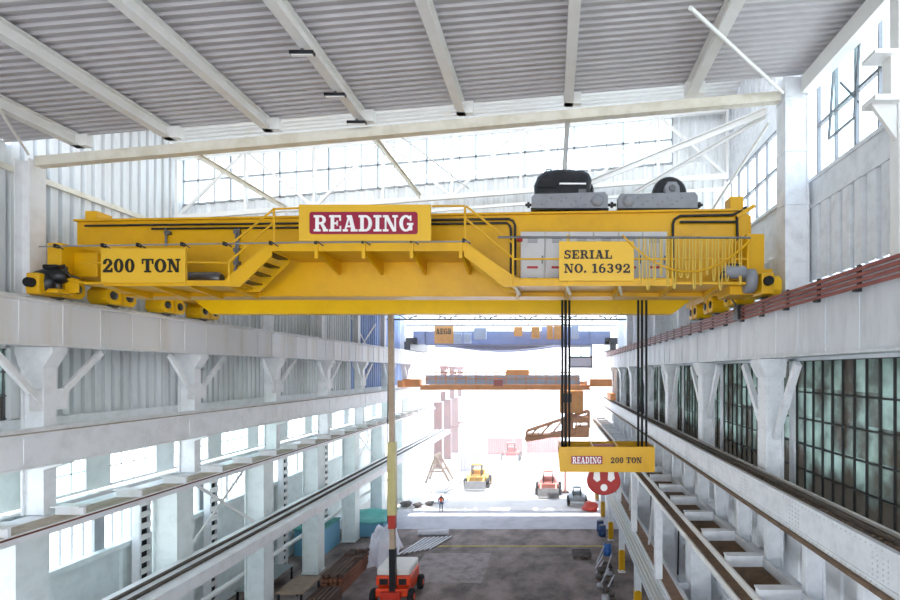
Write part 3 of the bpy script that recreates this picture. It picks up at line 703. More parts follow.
# end trucks
for sx, xc in ((-1,-15.3),(1,6.5)):
    e = cpart(MB().box(xc-.3,xc+.3,15.7,23.6,2.85,3.15).box(xc-.25,xc+.25,16.4,22.6,3.15,3.5),'end_truck','yellow',bevel=.03)
    for Y in (15.75,17.75,20.2,22.35):
        pf = [(Y-.62,2.42),(Y-.5,2.28),(Y+.5,2.28),(Y+.62,2.42),(Y+.62,2.7),(Y+.45,2.86),(Y-.45,2.86),(Y-.62,2.7)]
        bg = cpart(MB().prism(pf,'x',xc-.33,xc+.33),'wheel_box','yellow2',e,.02)
        fx_ = xc+.33 if sx < 0 else xc-.33
        for dy in (-.33,.33): cpart(MB().lathe([(.15,0),(.15,.03*(-sx)),(.06,.05*(-sx))],(fx_,Y+dy,2.58),'x',16),'axle_cap','black',e)
        cpart(MB().box(min(fx_,fx_-.04*sx),max(fx_,fx_-.04*sx),Y-.05,Y+.05,2.3,2.85),'guide_bracket','yellow',e)
        cpart(MB().lathe([(.24,-.08),(.24,.06),(.28,.06),(.28,.09)],(xc,Y,2.46),'x',20),'wheel','steel',e)
    bx_, bz_ = (-15.05,2.56) if sx < 0 else (6.24,2.6)
    b = cpart(MB().box(bx_-.17,bx_+.2,14.75,15.4,2.23,2.85),'bumper','yellow',bevel=.03)
    cpart(MB().lathe([(.14,0),(.14,-.12),(.12,-.15)],(bx_,14.75,bz_),'y',20),'bumper_pad','rubber',b)
# left drive motor
mt = cpart(MB().lathe([(.1,-.42),(.2,-.36),(.23,-.25),(.23,.2),(.18,.3),(.08,.36)],(-14.8,15.2,2.83),'x',20),'drive_motor','black')
cpart(MB().box(-15.0,-14.6,15.0,15.4,3.02,3.14),'terminal_box','black',mt,.02)
cpart(MB().lathe([(.16,-.2),(.33,-.16),(.33,.12),(.18,.2)],(-15.25,14.9,2.75).__class__((-15.02,15.1,2.62)),'y',20),'gearbox','black',mt)
mt = cpart(MB().lathe([(.1,-.36),(.16,-.32),(.2,-.25),(.2,.2),(.16,.3)],(5.42,15.1,2.93),'x',20),'drive_motor','grey')
cpart(MB().box(5.2,5.6,14.98,15.22,3.1,3.17),'terminal_box','black',mt,.02)
cpart(MB().lathe([(.2,-.14),(.36,-.12),(.36,.12),(.2,.16)],(5.84,15.1,2.66),'x',24),'gearbox','grey',mt)
cpart(MB().box(5.35,6.3,15.35,16.5,2.3,2.6),'motor_base','yellow',bevel=.02)
cpart(MB().box(-15.2,-14.5,14.95,15.5,2.3,2.42),'motor_base','yellow',bevel=.02)
cpart(MB().tube([(-14.6,14.95,3.05),(-14.3,14.95,3.1),(-14.2,15.0,2.8),(-14.0,15.1,2.75)],.03,8),'motor_cable','black')
cpart(MB().box(-14.62,-14.2,15.3,15.34,2.35,2.8),'guard_plate','yellow',bevel=.01)
cpart(MB().tube([(5.2,15.0,2.95),(5.0,15.0,2.9),(4.95,15.1,2.66)],.03,8),'motor_cable','black')
# end boxes and posts
cpart(MB().box(-15.15,-14.72,15.3,16.6,2.95,3.85).box(-14.72,-14.0,15.7,16.6,2.9,3.65).box(-13.9,-13.3,16.2,16.65,2.5,3.6),'end_box','yellow',bevel=.02)
cpart(MB().box(5.95,6.5,15.6,16.6,2.5,4.2),'end_box','yellow',bevel=.02)
cpart(MB().box(-15.3,-14.9,16.7,17.3,4.86,5.25),'stop_post','yellow',bevel=.02)
cpart(MB().box(5.85,6.3,16.75,17.3,5.2,5.75),'stop_post','yellow',bevel=.04)
cpart(MB().bar((6.0,16.55,5.0),(6.55,16.5,5.35),.12,.12),'end_stay','yellow')
# walkways -----------------------------------------------------------
YW = 15.0; k = YW/F
wx = lambda px: (px-552)*k
wz_ = lambda py: (371-py)*k
def floor_brackets(m, pxs, z):
    for p in pxs: m.prism([(YW+.02,z),(YG,z),(YG,z-.22),(YW+.35,z-.1)],'x',wx(p)-.04,wx(p)+.04)
w1_ = w = cpart(MB().box(wx(84),wx(233),YW,YG,2.55,2.62).box(wx(104),wx(233),YW-.02,YW+.02,2.5,2.66),'walkway')
for p in (108,150,186,226): m = MB(); floor_brackets(m,(p,),2.55); cpart(m,'bracket','yellow',w)
cpart(MB().bar((wx(84),YW+.05,2.6),(wx(60),YW+.3,2.75),.15,.06),'walkway_end','yellow',w)
w2 = cpart(MB().box(wx(511),wx(748),YW,YG,2.55,2.62).box(wx(511),wx(672),YW-.02,YW+.02,2.5,2.72),'walkway')
for p in (515,567,620,672,720): m = MB(); floor_brackets(m,(p,),2.55); cpart(m,'bracket','yellow',w2)
for p in (515,567,620):
    cpart(MB().bar((wx(p),YW+.1,2.5),(wx(p)+.12,YW+.55,2.33),.07,.05),'cleat','cream',w2)
w3 = cpart(MB().box(wx(272),wx(464),YW,YG,3.55,3.62).box(wx(272),wx(464),YW-.02,YW+.02,3.52,3.78),'platform')
for p in (317,364,412,461):
    m = MB(); m.prism([(YW-.05,3.55),(YG,3.55),(YG,3.15),(YG-.1,3.12),(YW,3.48)],'x',wx(p)-.035,wx(p)+.035); m.box(wx(p)-.05,wx(p)+.05,YW-.06,YW,3.3,3.86)
    cpart(m,'bracket','yellow',w3)
# girder belly below the raised platform, a deeper box flush under it
def stair(xa, za, xb, zb):
    o = thing('stair','','',(0,0,0)); o.parent = cr
    for kk in ('label','category','kind'): del o[kk]
    o.location = (0,0,0)
    for Y in (YW,YW+1.0):
        s = MB(); s.prism([(xa-.22*math.copysign(1,xb-xa),za-.1),(xa+.22*math.copysign(1,xb-xa),za-.1),(xb,zb-.35),(xb,zb+.05),(xb-.05*math.copysign(1,xb-xa),zb+.05),(xa-.22*math.copysign(1,xb-xa),za+.12)],'y',Y-.025,Y+.025)
        cpart(s,'stringer','yellow',o)
    for i in range(4):
        f = (i+.6)/4.3; x = xa+(xb-xa)*f; z = za+(zb-za)*f
        cpart(MB().box(x-.16,x+.16,YW+.02,YW+1.0,z-.03,z),'tread','yellow',o)
        cpart(MB().box(x-.165,x+.165,YW+.03,YW+.99,z-.055,z-.03),'tread_underside','black',o)
stair(wx(233),2.58,wx(272),3.72)
stair(wx(511),2.58,wx(464),3.72)
def tubes(paths, r, name, mat='yellow', parent=None, n=8):
    for p in paths: cpart(MB().tube(p, r, n), name, mat, parent)
def P(px, py, dy=0): return (wx(px), YW+dy, wz_(py))
tubes([[P(186,247),P(186,285)],[P(229,262),P(229,285)]],.035,'railing_post',parent=w)
tubes([[P(75,263,.1),P(103,263)],[P(186,262),P(230,263)]],.03,'railing',parent=w)
tubes([[P(274,208),P(274,245)],[P(465,207),P(465,245)]],.035,'railing_post',parent=w3)
tubes([[P(274,209),P(301,208)],[P(432,206),P(465,206)]],.032,'railing',parent=w3)
tubes([[P(274,209),P(230,245)],[P(274,222),P(229,262)]],.03,'stair_rail')
tubes([[P(466,206),P(513,243)],[P(466,219),P(513,258)]],.03,'stair_rail')
tubes([[P(513,238),P(513,285)],[P(568,235),P(568,285)],[P(672,238),P(672,285)],[P(748,238),P(748,275)]],.035,'railing_post',parent=w2)
tubes([[P(513,259),P(748,259)],[P(513,279),P(672,279)]],.03,'railing',parent=w2)
# grey messenger pipe along the walkway front
cpart(MB().tube([P(41,247,-.06),P(300,243,-.06),P(470,242,-.06)],.022,8),'messenger_pipe','grey')
for p in (58,105,140,184,226,272,317,364,412,464): 
    y = 247-(p-41)*.0135; m = MB(); m.box(wx(p)-.03,wx(p)+.03,YW-.12,YW+.03,wz_(y)-.05,wz_(y)+.06); m.bar(P(p,y-2,-.08),P(p+7,y+3,-.05),.03)
    cpart(m,'clamp','black')
cpart(MB().tube([P(498,237.5,-.03),P(750,238,-.03)],.035,8),'messenger_rail','steel')
# conduits on the girder face
tubes([[(wx(70)*1.07,YG-.08,4.72),((300-552)*YG/F,YG-.08,4.80)],[(-13.0,YG-.08,4.62),((300-552)*YG/F,YG-.08,4.66)]],.035,'conduit','black')
def Q(px,py): return ((px-552)*(YG-.08)/F, YG-.08, (371-py)*(YG-.08)/F)
tubes([[Q(430,220),Q(509,219),Q(513,221),Q(515,225),Q(515,275)],[Q(430,224),Q(507,223),Q(510,226),Q(511,230),Q(511,278)]],.04,'conduit','black')
tubes([[Q(300,222),Q(432,220)],[Q(300,226),Q(432,224)]],.035,'conduit','black')
tubes([[Q(673,278),Q(673,224),Q(675,219),Q(680,216),Q(732,215),Q(739,212),Q(746,207)],[Q(737,216),Q(738,262)],[Q(680,222),Q(736,222)]],.045,'conduit','black')
tubes([[Q(166,228),Q(166,246)],[Q(236,229),Q(236,280)],[Q(239,229),Q(237,260),Q(233,280)]],.035,'conduit','steel')
for p, q in ((168,233),(237,232),(237,250),(237,263)):
    m = MB(); m.box(Q(p,q)[0]-.09,Q(p,q)[0]+.09,YG-.14,YG-.02,Q(p,q)[2]-.06,Q(p,q)[2]+.06)
    cpart(m,'conduit_clamp','steel')
cpart(MB().lathe([(.16,-.5),(.21,-.4),(.21,.5),(.15,.6)],((203-552)*16.3/F,16.3,2.95),'x',18).box((188-552)*16.3/F,(224-552)*16.3/F,16.1,16.5,2.62,2.8),'blower_motor','steel')
# electrical cabinets
for i in range(6):
    x0 = -.98+.765*i
    b = cpart(MB().box(x0,x0+.755,15.95,16.6,2.64,4.36),'electrical_cabinet','cab',bevel=.012)
    cpart(MB().box(x0+.03,x0+.725,15.925,15.95,2.7,4.3),'door','cab',b,.006)
    m = MB()
    for q in range(4): m.box(x0+.22,x0+.53,15.91,15.925,4.0+.04*q,4.02+.04*q); m.box(x0+.22,x0+.53,15.91,15.925,2.78+.04*q,2.8+.04*q)
    cpart(m,'vent','grey',b)
    cpart(MB().box(x0+.2,x0+.54,15.912,15.925,3.2,3.27),'warning_label','redlabel',b)
    cpart(MB().box(x0+.66,x0+.69,15.89,15.925,3.35,3.6),'handle','black',b)
cpart(MB().lathe([(.03,0),(.09,.01),(.09,.12),(.03,.17)],(wx(519),15.3,wz_(239)),'z',14),'warning_lamp','redlabel')
# festoon cables
for i in range(16):
    px = 641+6.6*i; x = wx(px); z0 = wz_(239); dep = 1.28+.22*math.sin(i*1.7); wd = .05+.02*math.cos(i)
    pts = []
    for q in range(13):
        u = -1+q/6; pts.append((x+wd*u, YW-.03, z0-dep*(1-u*u*u*u)))
    cpart(MB().tube(pts,.02,6),'festoon_cable','festoon')
pts = [ (wx(622+10.6*q), YW-.1, wz_(236+ (1-((q-6)/6)**2)*34 + q*.4)) for q in range(13)]
cpart(MB().tube(pts,.028,8),'tow_chain','yellow')
# signs
sg = cpart(MB().box(wx(103),wx(187),YW-.08,YW-.03,wz_(283),wz_(249)),'sign_board','yboard',bevel=.01)
sg['label'] = 'yellow board reading 200 TON'
lettering('200 TON',wx(105.5),wx(182.5),wz_(273),wz_(259.5),YW-.08,'letter_k',sg)
sg = cpart(MB().box(wx(301),wx(432),YW-.14,YW-.08,wz_(242),wz_(206)),'sign_board','yboard',bevel=.01)
sg['label'] = 'yellow board with the maroon READING plate'
pl = cpart(MB().prism(rrect(wx(312),wx(419),wz_(235.5),wz_(213.5),.08),'y',YW-.16,YW-.14),'name_plate','maroon',sg)
m_out = rrect(wx(301),wx(432),wz_(242),wz_(206),.01)
def name_text(parent): return lettering('READING',wx(316.5),wx(415),wz_(233),wz_(217),YW-.16,'letter_w',parent)
name_text(sg)
sg = cpart(MB().box(wx(559),wx(633.5),YW-.09,YW-.04,wz_(281.5),wz_(242)),'sign_board','yboard',bevel=.01)
sg['label'] = 'yellow board reading SERIAL NO. 16392'
lettering('SERIAL',wx(564),wx(611.5),wz_(259.5),wz_(251),YW-.09,'letter_k',sg)
lettering('NO. 16392',wx(564),wx(629.5),wz_(273.5),wz_(264.5),YW-.09,'letter_k',sg)
# current collector hanging at the right runway
cpart(MB().bar((5.8,16.6,2.4),(6.02,16.6,2.1),.05).box(5.97,6.06,16.4,16.8,1.66,2.12),'current_collector','black')

# ------------------------------------------------------------------ trolley on top
tr = thing('crane_trolley','grey hoist trolley with black motor on top of the yellow crane','hoist trolley',(2.0,19.4,5.33))
def tpart(mb, name, mat, parent=None, bevel=0): return mb.build(name, mat, parent or tr, bevel)
for side, (xa, xb) in enumerate(((-.68,1.85),(2.18,4.82))):
    poly = [(xa,5.36),(xb,5.36),(xb,5.8),(xb-.1,5.92),(xa+.5,5.86),(xa+.1,5.86),(xa,5.75)]
    f = tpart(MB().prism(poly,'y',16.85,17.2).prism(poly,'y',21.25,21.55).box(xa+.1,xb-.1,17.2,21.25,5.4,5.6),'side_frame','grey',bevel=.015)
    tpart(MB().box(xa-.02,xb+.02,16.82,17.23,5.33,5.38),'foot_plate','black',f)
    m = MB()
    for q in range(12):
        m.lathe([(.025,0),(.02,-.02)],(xa+.35+.16*q,16.85,5.5+(q%3)*.11),'y',8)
    tpart(m,'bolt','steel',f)
    tpart(MB().lathe([(.2,0),(.2,-.05),(.07,-.08)],((xb-.35) if side == 0 else (xa+.35),16.85,5.62),'y',18),'axle_cap','grey',f)
for x0, x1 in ((-.9,-.68),(1.87,2.16),(4.84,5.08)):
    tpart(MB().tube([(x0,17.2,5.6),(x1,17.2,5.6)],.05,10).lathe([(.1,-.04),(.1,.04)],((x0+x1)/2,17.2,5.6),'x',12),'coupling','black')
hood = [(-.6,5.9),(1.1,5.95),(1.3,6.1),(1.36,6.5),(1.28,6.72),(1.05,6.83),(.2,6.87),(-.25,6.8),(-.5,6.6),(-.62,6.3)]
hd = tpart(MB().prism(hood,'y',17.25,18.9),'motor_hood','black',bevel=.12)
tpart(MB().box(.25,1.15,17.2,17.25,6.3,6.35),'trim_strip','letter_w',hd)
tpart(MB().box(-.45,.15,17.21,17.26,6.2,6.42),'louvre','rubber',hd)
tpart(MB().lathe([(.22,0),(.26,.06),(.1,.12)],(1.34,17.9,6.3),'x',18),'end_cap','black',hd)
tpart(MB().tube([(-.2,17.6,6.78),(-.2,17.6,6.95),(-.02,17.6,6.95),(-.02,17.6,6.82)],.03,8),'lifting_eye','steel',hd)
tpart(MB().box(.9,1.15,17.1,17.3,5.86,6.1),'brake','steel')
# cable drum on the right unit
xc, zc = 4.0, 6.02
dr = tpart(MB().lathe([(.54,0),(.59,.05),(.59,.25),(.48,.3),(.48,3.6),(.59,3.65),(.59,3.9)],(xc,17.3,zc),'y',32),'rope_drum','black')
tpart(MB().prism([(xc-.26,5.86),(xc+.26,5.86),(xc+.24,6.15),(xc+.14,6.3),(xc-.14,6.3),(xc-.24,6.15)],'y',16.95,17.25),'bearing_bracket','grey',dr,.02)
tpart(MB().lathe([(.12,0),(.1,-.06)],(xc,16.95,6.08),'y',16),'bearing_cap','steel',dr)
tpart(MB().box(2.5,3.3,17.1,17.3,5.9,5.94),'cover_strip','cream')

# ropes and lifting beam
for i, px in enumerate((562.3,565.6,569.3,638.2,642.0,646.3)):
    x = (px-552)*19.2/F
    side = 'left' if i < 3 else 'right'
    lab = '%s black hoist rope of the %s bundle above the yellow lifting beam' % (('first','second','third')[i%3], side)
    tag(MB().tube([(x,19.2,-2.86),(x,19.2,5.38)],.045 if i != 1 else .055,8).build('hoist_rope','rope'),lab,'rope','hoist ropes')
lb = thing('lifting_beam','yellow lifting beam marked READING 200 TON hanging on the hoist ropes','lifting beam',(2.0,19.2,-4.6))
x0, x1, yf, yb, zt_, zb_ = .22, 3.72, 18.45, 19.95, -2.74, -3.66
fp = MB().prism([(x0+.04,zt_),(x1,zt_),(x1,zb_),(x0+.08,zb_),(x0,-3.0)],'y',yf,yf+.06).build('front_plate','yellow',lb,.01)
MB().prism([(x0+.04,zt_),(x1,zt_),(x1,zb_),(x0+.08,zb_),(x0,-3.0)],'y',yb-.06,yb).build('back_plate','yellow',lb,.01)
MB().box(x0+.05,x0+.11,yf+.06,yb-.06,zb_,zt_).box(x1-.06,x1,yf+.06,yb-.06,zb_,zt_).build('end_plate','yellow',lb)
MB().box(x0+.1,x1-.05,yf+.05,yb-.05,zb_,zb_+.06).build('bottom_plate','yellow',lb)
MB().box(1.45,1.51,yf+.06,yb-.06,-3.2,zt_+.02).box(2.35,2.41,yf+.06,yb-.06,-3.2,zt_+.02).build('cross_plate','yellow2',lb)
MB().box(1.55,2.3,18.8,19.4,-2.98,-2.76).build('trunnion','hook',lb,.03)
MB().box(.6,.63,yf-.02,yf,zb_,zt_).box(1.96,1.99,yf-.02,yf,zb_,zt_).box(3.35,3.38,yf-.02,yf,zb_,zt_).build('stiffener','yellow',lb)
for xx in ((565.9-552)*19.2/F,(642.2-552)*19.2/F):
    MB().lathe([(.28,-.22),(.3,-.2),(.24,-.16),(.24,.16),(.3,.2),(.28,.22)],(xx,19.2,-3.15),'y',20).box(xx-.3,xx+.3,18.75,18.85,-3.2,-2.8).build('sheave','steel',lb)
np_ = MB().prism(rrect(.7,1.82,-3.37,-3.07,.03),'y',yf-.035,yf-.02).build('name_plate','maroon',lb)
lettering('READING',.74,1.78,-3.34,-3.1,yf-.035,'letter_w',lb,.012)
lettering('200 TON',2.12,3.24,-3.33,-3.12,yf-.02,'letter_k',lb,.012)
# hook block
hk = MB(); cx, cz = 1.93, -4.06
out = [(cx-.5,-3.67),(cx+.5,-3.67)]
for i in range(0,13):
    a = math.radians(8-196*i/12); out.append((cx+.63*math.cos(a), cz-.06+.5*math.sin(a)))
hk.prism(out[::-1],'y',18.95,19.35)
h = hk.build('hook','hook',lb,.03); h['label'] = 'red sister hook block'
MB().lathe([(.13,0),(.13,-.02)],(cx,18.95,cz-.27),'y',18).prism([(cx-.36,-3.72),(cx-.16,-3.72),(cx-.14,-4.05),(cx-.26,-4.12),(cx-.4,-4.0)],'y',18.93,18.95).prism([(cx+.36,-3.72),(cx+.16,-3.72),(cx+.14,-4.05),(cx+.26,-4.12),(cx+.4,-4.0)],'y',18.93,18.95).build('hook_opening','letter_w',lb)

# ------------------------------------------------------------------ far grey-blue crane
Y = 55.0; k5 = Y/F
fx = lambda p: (p-552)*k5
fz = lambda p: (371-p)*k5
fc = thing('overhead_crane','far grey-blue fish-bellied overhead crane with orange control boxes','overhead crane',(-4.4,Y,2.2))
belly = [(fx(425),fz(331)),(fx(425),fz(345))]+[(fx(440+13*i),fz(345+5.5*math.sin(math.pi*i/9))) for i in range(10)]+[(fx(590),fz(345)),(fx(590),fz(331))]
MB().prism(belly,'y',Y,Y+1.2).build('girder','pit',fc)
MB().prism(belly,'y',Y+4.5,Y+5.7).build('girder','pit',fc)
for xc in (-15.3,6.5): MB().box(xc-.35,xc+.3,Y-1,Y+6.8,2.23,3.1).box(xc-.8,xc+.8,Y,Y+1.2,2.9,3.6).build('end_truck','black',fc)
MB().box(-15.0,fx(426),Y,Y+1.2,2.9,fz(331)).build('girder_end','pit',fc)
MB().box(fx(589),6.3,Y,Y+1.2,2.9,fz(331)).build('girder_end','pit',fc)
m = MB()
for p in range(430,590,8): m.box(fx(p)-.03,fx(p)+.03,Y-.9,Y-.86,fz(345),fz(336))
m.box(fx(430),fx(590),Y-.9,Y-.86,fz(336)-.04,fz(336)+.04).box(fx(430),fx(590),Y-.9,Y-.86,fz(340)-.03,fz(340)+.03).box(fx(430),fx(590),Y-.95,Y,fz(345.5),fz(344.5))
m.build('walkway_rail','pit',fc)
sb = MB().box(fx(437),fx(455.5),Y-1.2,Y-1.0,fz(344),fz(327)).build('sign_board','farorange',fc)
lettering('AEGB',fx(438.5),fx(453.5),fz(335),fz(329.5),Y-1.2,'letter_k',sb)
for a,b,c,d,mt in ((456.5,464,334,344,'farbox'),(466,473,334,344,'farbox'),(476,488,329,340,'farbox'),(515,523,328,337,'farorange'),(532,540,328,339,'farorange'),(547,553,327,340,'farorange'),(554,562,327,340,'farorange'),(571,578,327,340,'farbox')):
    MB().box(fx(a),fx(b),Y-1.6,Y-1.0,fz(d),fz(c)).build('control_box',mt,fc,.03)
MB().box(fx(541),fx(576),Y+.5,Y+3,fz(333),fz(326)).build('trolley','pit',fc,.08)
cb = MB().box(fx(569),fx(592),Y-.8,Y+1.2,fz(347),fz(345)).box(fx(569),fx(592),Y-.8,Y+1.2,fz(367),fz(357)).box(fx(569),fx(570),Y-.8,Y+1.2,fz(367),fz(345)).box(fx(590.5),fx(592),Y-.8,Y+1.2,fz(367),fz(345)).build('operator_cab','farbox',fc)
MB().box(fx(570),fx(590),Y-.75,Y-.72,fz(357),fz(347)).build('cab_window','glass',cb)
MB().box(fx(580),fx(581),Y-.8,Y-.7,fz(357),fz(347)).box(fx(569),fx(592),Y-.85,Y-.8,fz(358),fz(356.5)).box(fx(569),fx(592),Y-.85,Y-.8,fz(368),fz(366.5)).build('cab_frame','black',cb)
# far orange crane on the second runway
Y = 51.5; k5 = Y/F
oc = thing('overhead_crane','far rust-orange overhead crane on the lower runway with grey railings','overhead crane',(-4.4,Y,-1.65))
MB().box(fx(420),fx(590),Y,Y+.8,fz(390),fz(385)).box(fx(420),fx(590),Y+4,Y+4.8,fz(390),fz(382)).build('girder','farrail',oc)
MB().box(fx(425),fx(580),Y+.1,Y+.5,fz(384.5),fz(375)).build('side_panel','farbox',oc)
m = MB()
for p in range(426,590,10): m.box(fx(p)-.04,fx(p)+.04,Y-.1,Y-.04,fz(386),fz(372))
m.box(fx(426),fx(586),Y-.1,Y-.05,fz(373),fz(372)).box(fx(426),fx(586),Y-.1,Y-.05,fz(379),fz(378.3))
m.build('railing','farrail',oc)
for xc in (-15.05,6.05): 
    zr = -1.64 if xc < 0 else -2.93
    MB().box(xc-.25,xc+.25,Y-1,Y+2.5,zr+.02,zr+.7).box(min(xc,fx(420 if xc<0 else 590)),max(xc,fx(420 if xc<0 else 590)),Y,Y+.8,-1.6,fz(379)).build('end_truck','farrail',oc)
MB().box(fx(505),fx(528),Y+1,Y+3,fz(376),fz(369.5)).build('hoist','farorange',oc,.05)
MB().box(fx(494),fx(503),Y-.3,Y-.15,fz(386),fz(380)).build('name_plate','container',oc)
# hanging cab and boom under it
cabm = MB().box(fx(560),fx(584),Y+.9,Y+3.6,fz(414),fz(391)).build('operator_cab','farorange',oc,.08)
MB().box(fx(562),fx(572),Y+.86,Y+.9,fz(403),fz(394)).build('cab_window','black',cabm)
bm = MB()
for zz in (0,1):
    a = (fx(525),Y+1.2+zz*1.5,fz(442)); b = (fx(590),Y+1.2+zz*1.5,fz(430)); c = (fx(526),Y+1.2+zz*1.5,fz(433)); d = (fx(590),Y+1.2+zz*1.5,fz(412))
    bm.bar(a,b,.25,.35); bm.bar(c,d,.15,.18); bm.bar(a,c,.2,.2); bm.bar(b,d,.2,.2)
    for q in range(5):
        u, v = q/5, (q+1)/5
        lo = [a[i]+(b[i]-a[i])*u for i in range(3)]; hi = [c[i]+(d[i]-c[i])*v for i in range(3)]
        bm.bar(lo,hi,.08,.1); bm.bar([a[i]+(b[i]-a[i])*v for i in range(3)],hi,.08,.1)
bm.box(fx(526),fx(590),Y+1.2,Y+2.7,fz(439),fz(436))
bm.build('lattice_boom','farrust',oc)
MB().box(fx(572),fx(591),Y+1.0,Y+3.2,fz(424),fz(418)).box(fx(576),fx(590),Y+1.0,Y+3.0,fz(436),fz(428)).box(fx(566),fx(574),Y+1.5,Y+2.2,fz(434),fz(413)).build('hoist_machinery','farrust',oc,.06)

# ------------------------------------------------------------------ boom lift
bx, by = -9.45, 31.2
bl = thing('boom_lift','orange and white telescopic boom lift with its mast straight up','boom lift',(bx,by,-13.8))
MB().box(bx-.95,bx+.95,by-1.2,by+1.5,-13.3,-12.85).build('chassis','orange',bl,.06)
hood = MB().box(bx-1.05,bx+1.05,by-.9,by+1.2,-12.8,-12.2).build('engine_cover','orange',bl,.12)
MB().box(bx-1.0,bx+1.0,by-.85,by+1.15,-12.2,-11.75).build('cover_top','lift_w',bl,.12)
MB().box(bx-.6,bx+.6,by-1.5,by-1.2,-13.35,-12.95).build('front_bumper','red',bl,.05)
for sx in (-1,1):
    for yy in (by-.95,by+1.15):
        wh = MB().lathe([(.3,-.16),(.42,-.14),(.45,-.08),(.45,.08),(.42,.14),(.3,.16)],(bx+sx*1.12,yy,-13.35),'x',22).build('wheel','rubber',bl)
        MB().lathe([(.18,-.18),(.18,.18)],(bx+sx*1.12,yy,-13.35),'x',14).build('hub','orange',wh)
MB().box(bx-.8,bx-.3,by-.93,by-.9,-12.7,-12.35).build('grille','black',hood)
MB().box(bx+.35,bx+.8,by-.93,by-.9,-12.7,-12.35).build('grille','black',hood)
MB().bar((bx+.05,by-1.05,-13.0),(bx+.02,by-1.0,-10.5),.36,.34).build('boom_base','black',bl)
MB().bar((bx+.02,by-1.0,-10.5),(bx+.0,by-1.0,-9.3),.3,.3).build('boom_lower','lift_t',bl)
MB().bar((bx,by-1.0,-9.3),(bx,by-1.0,-8.5),.4,.38).build('boom_band','mast',bl)
MB().bar((bx,by-1.0,-8.5),(bx-.02,by-1.0,-4.2),.46,.42).build('boom_section','lift_c',bl)
MB().bar((bx-.02,by-1.0,-4.2),(bx-.1,by-1.0,4.2),.3,.28).build('boom_extension','lift_t',bl)
MB().tube([(bx-.28,by-1.0,-9.0),(bx-.28,by-1.0,-3.0),(bx-.2,by-1.0,2.5)],.035,8).build('hydraulic_hose','black',bl)
m = MB(); z0 = 4.2
for sx in (-.6,.6):
    for sy in (-1.5,-.5): m.bar((bx+sx,by+sy,z0),(bx+sx,by+sy,z0+1.0),.05)
for zz in (z0,z0+.5,z0+1.0):
    for sx in (-.6,.6): m.bar((bx+sx,by-1.5,zz),(bx+sx,by-.5,zz),.05)
    for sy in (-1.5,-.5): m.bar((bx-.6,by+sy,zz),(bx+.6,by+sy,zz),.05)
m.box(bx-.6,bx+.6,by-1.5,by-.5,z0-.03,z0+.03); m.build('work_platform','orange',bl)

# ------------------------------------------------------------------ stacks and floor clutter, left
for layer in range(5):
    for j in range(5):
        x = -14.25+.27*j+random.uniform(-.02,.02); y0 = 31.4+random.uniform(-.12,.12); z = -13.8+.26*layer
        tag(MB().box(x,x+.205,y0,y0+4.6+random.uniform(-.2,.2),z,z+.2).build('timber_beam','timber' if layer > 3 else 'timber2'),
            'timber in tall stack by boom lift, %s layer, %s from the table' % (('bottom','second','middle','fourth','top')[layer],ORD[j]),'timber','timber beams in the tall stack')
for layer in range(4):
    for j, y in enumerate((31.9,33.7,35.5)):
        z = -13.8+.26*layer+.2
        tag(MB().box(-14.27,-12.93,y-.05,y+.05,z,z+.06).build('timber_batten','timber2'),'thin batten in the tall timber stack, %s gap up, %s from the table' % (ORD[layer],ORD[j]),'timber','battens in the tall stack')
for j, (x, y) in enumerate(((-14.1,34.6),(-13.5,35.3),(-13.2,34.0))):
    tag(MB().box(x,x+.6,y,y+.25,-12.56,-12.38).build('timber_block','timber'),'short dark block lying on top of the tall timber stack, %s' % ('leftmost','farthest','rightmost')[j],'timber','blocks on the timber stack')
for layer in range(3):
    for j in range(5):
        x = -14.0+.28*j; y0 = 28.6
        tag(MB().box(x,x+.2,y0+.05*layer,y0+2.2,-13.8+.28*layer,-13.55+.28*layer).build('timber_plank','timber'),'dark plank in the low slatted pile, %s layer, %s from the table side' % (('bottom','middle','top')[layer],ORD[j]),'timber','planks in the low pile')
t = thing('work_table','brown plate-topped table beside the dark planks','table',(-15.0,30.2,-13.8))
MB().box(-15.7,-14.15,29.0,31.4,-12.72,-12.62).build('table_top','tan',t)
for xx in (-15.6,-14.3):
    for yy in (29.1,31.25): MB().box(xx-.05,xx+.05,yy-.05,yy+.05,-13.8,-12.72).build('leg','black',t)
t = thing('workbench','grey workbench standing in the left aisle between the columns','workbench',(-17.9,32.0,-13.8))
MB().box(-18.6,-17.2,29.9,34.0,-12.95,-12.88).build('bench_top','bench',t)
for xx in (-18.5,-17.3):
    for yy in (30.0,33.9): MB().box(xx-.05,xx+.05,yy-.05,yy+.05,-13.8,-12.95).build('leg','black',t)
tag(MB().box(-18.3,-17.6,31.2,32.2,-12.88,-12.55).build('tool_box','bench',None,.03),'grey tool box on the aisle workbench','tool box')
t = thing('cabin','pale blue cabin in the left aisle behind the white columns','cabin',(-18.2,39.5,-13.8))
MB().box(-19.2,-17.05,38.0,41.0,-13.8,-11.9).build('walls','blue',t,.02)
MB().box(-19.28,-17.0,37.9,41.1,-11.9,-11.78).build('roof','tealtarp',t,.02)
MB().box(-18.6,-17.8,37.95,38.0,-13.7,-12.0).build('door','bench',t)
t = thing('covered_bench','low blue shed with a teal tarpaulin top beside the white sheeting','shed',(-15.6,44.2,-13.8))
MB().box(-17.3,-14.0,42.4,46.0,-13.8,-12.65).build('walls','blue',t,.02)
m = MB(); n = 12; vs = []
for i in range(n+1):
    for j in range(n+1):
        x = -17.5+3.7*i/n; y = 42.2+4.0*j/n; vs.append((x,y,-12.6+.06*math.sin(x*3)+.12*j/n+.05*math.cos(y*2.2)))
m.add(vs,[(i*(n+1)+j,(i+1)*(n+1)+j,(i+1)*(n+1)+j+1,i*(n+1)+j+1) for i in range(n) for j in range(n)],True)
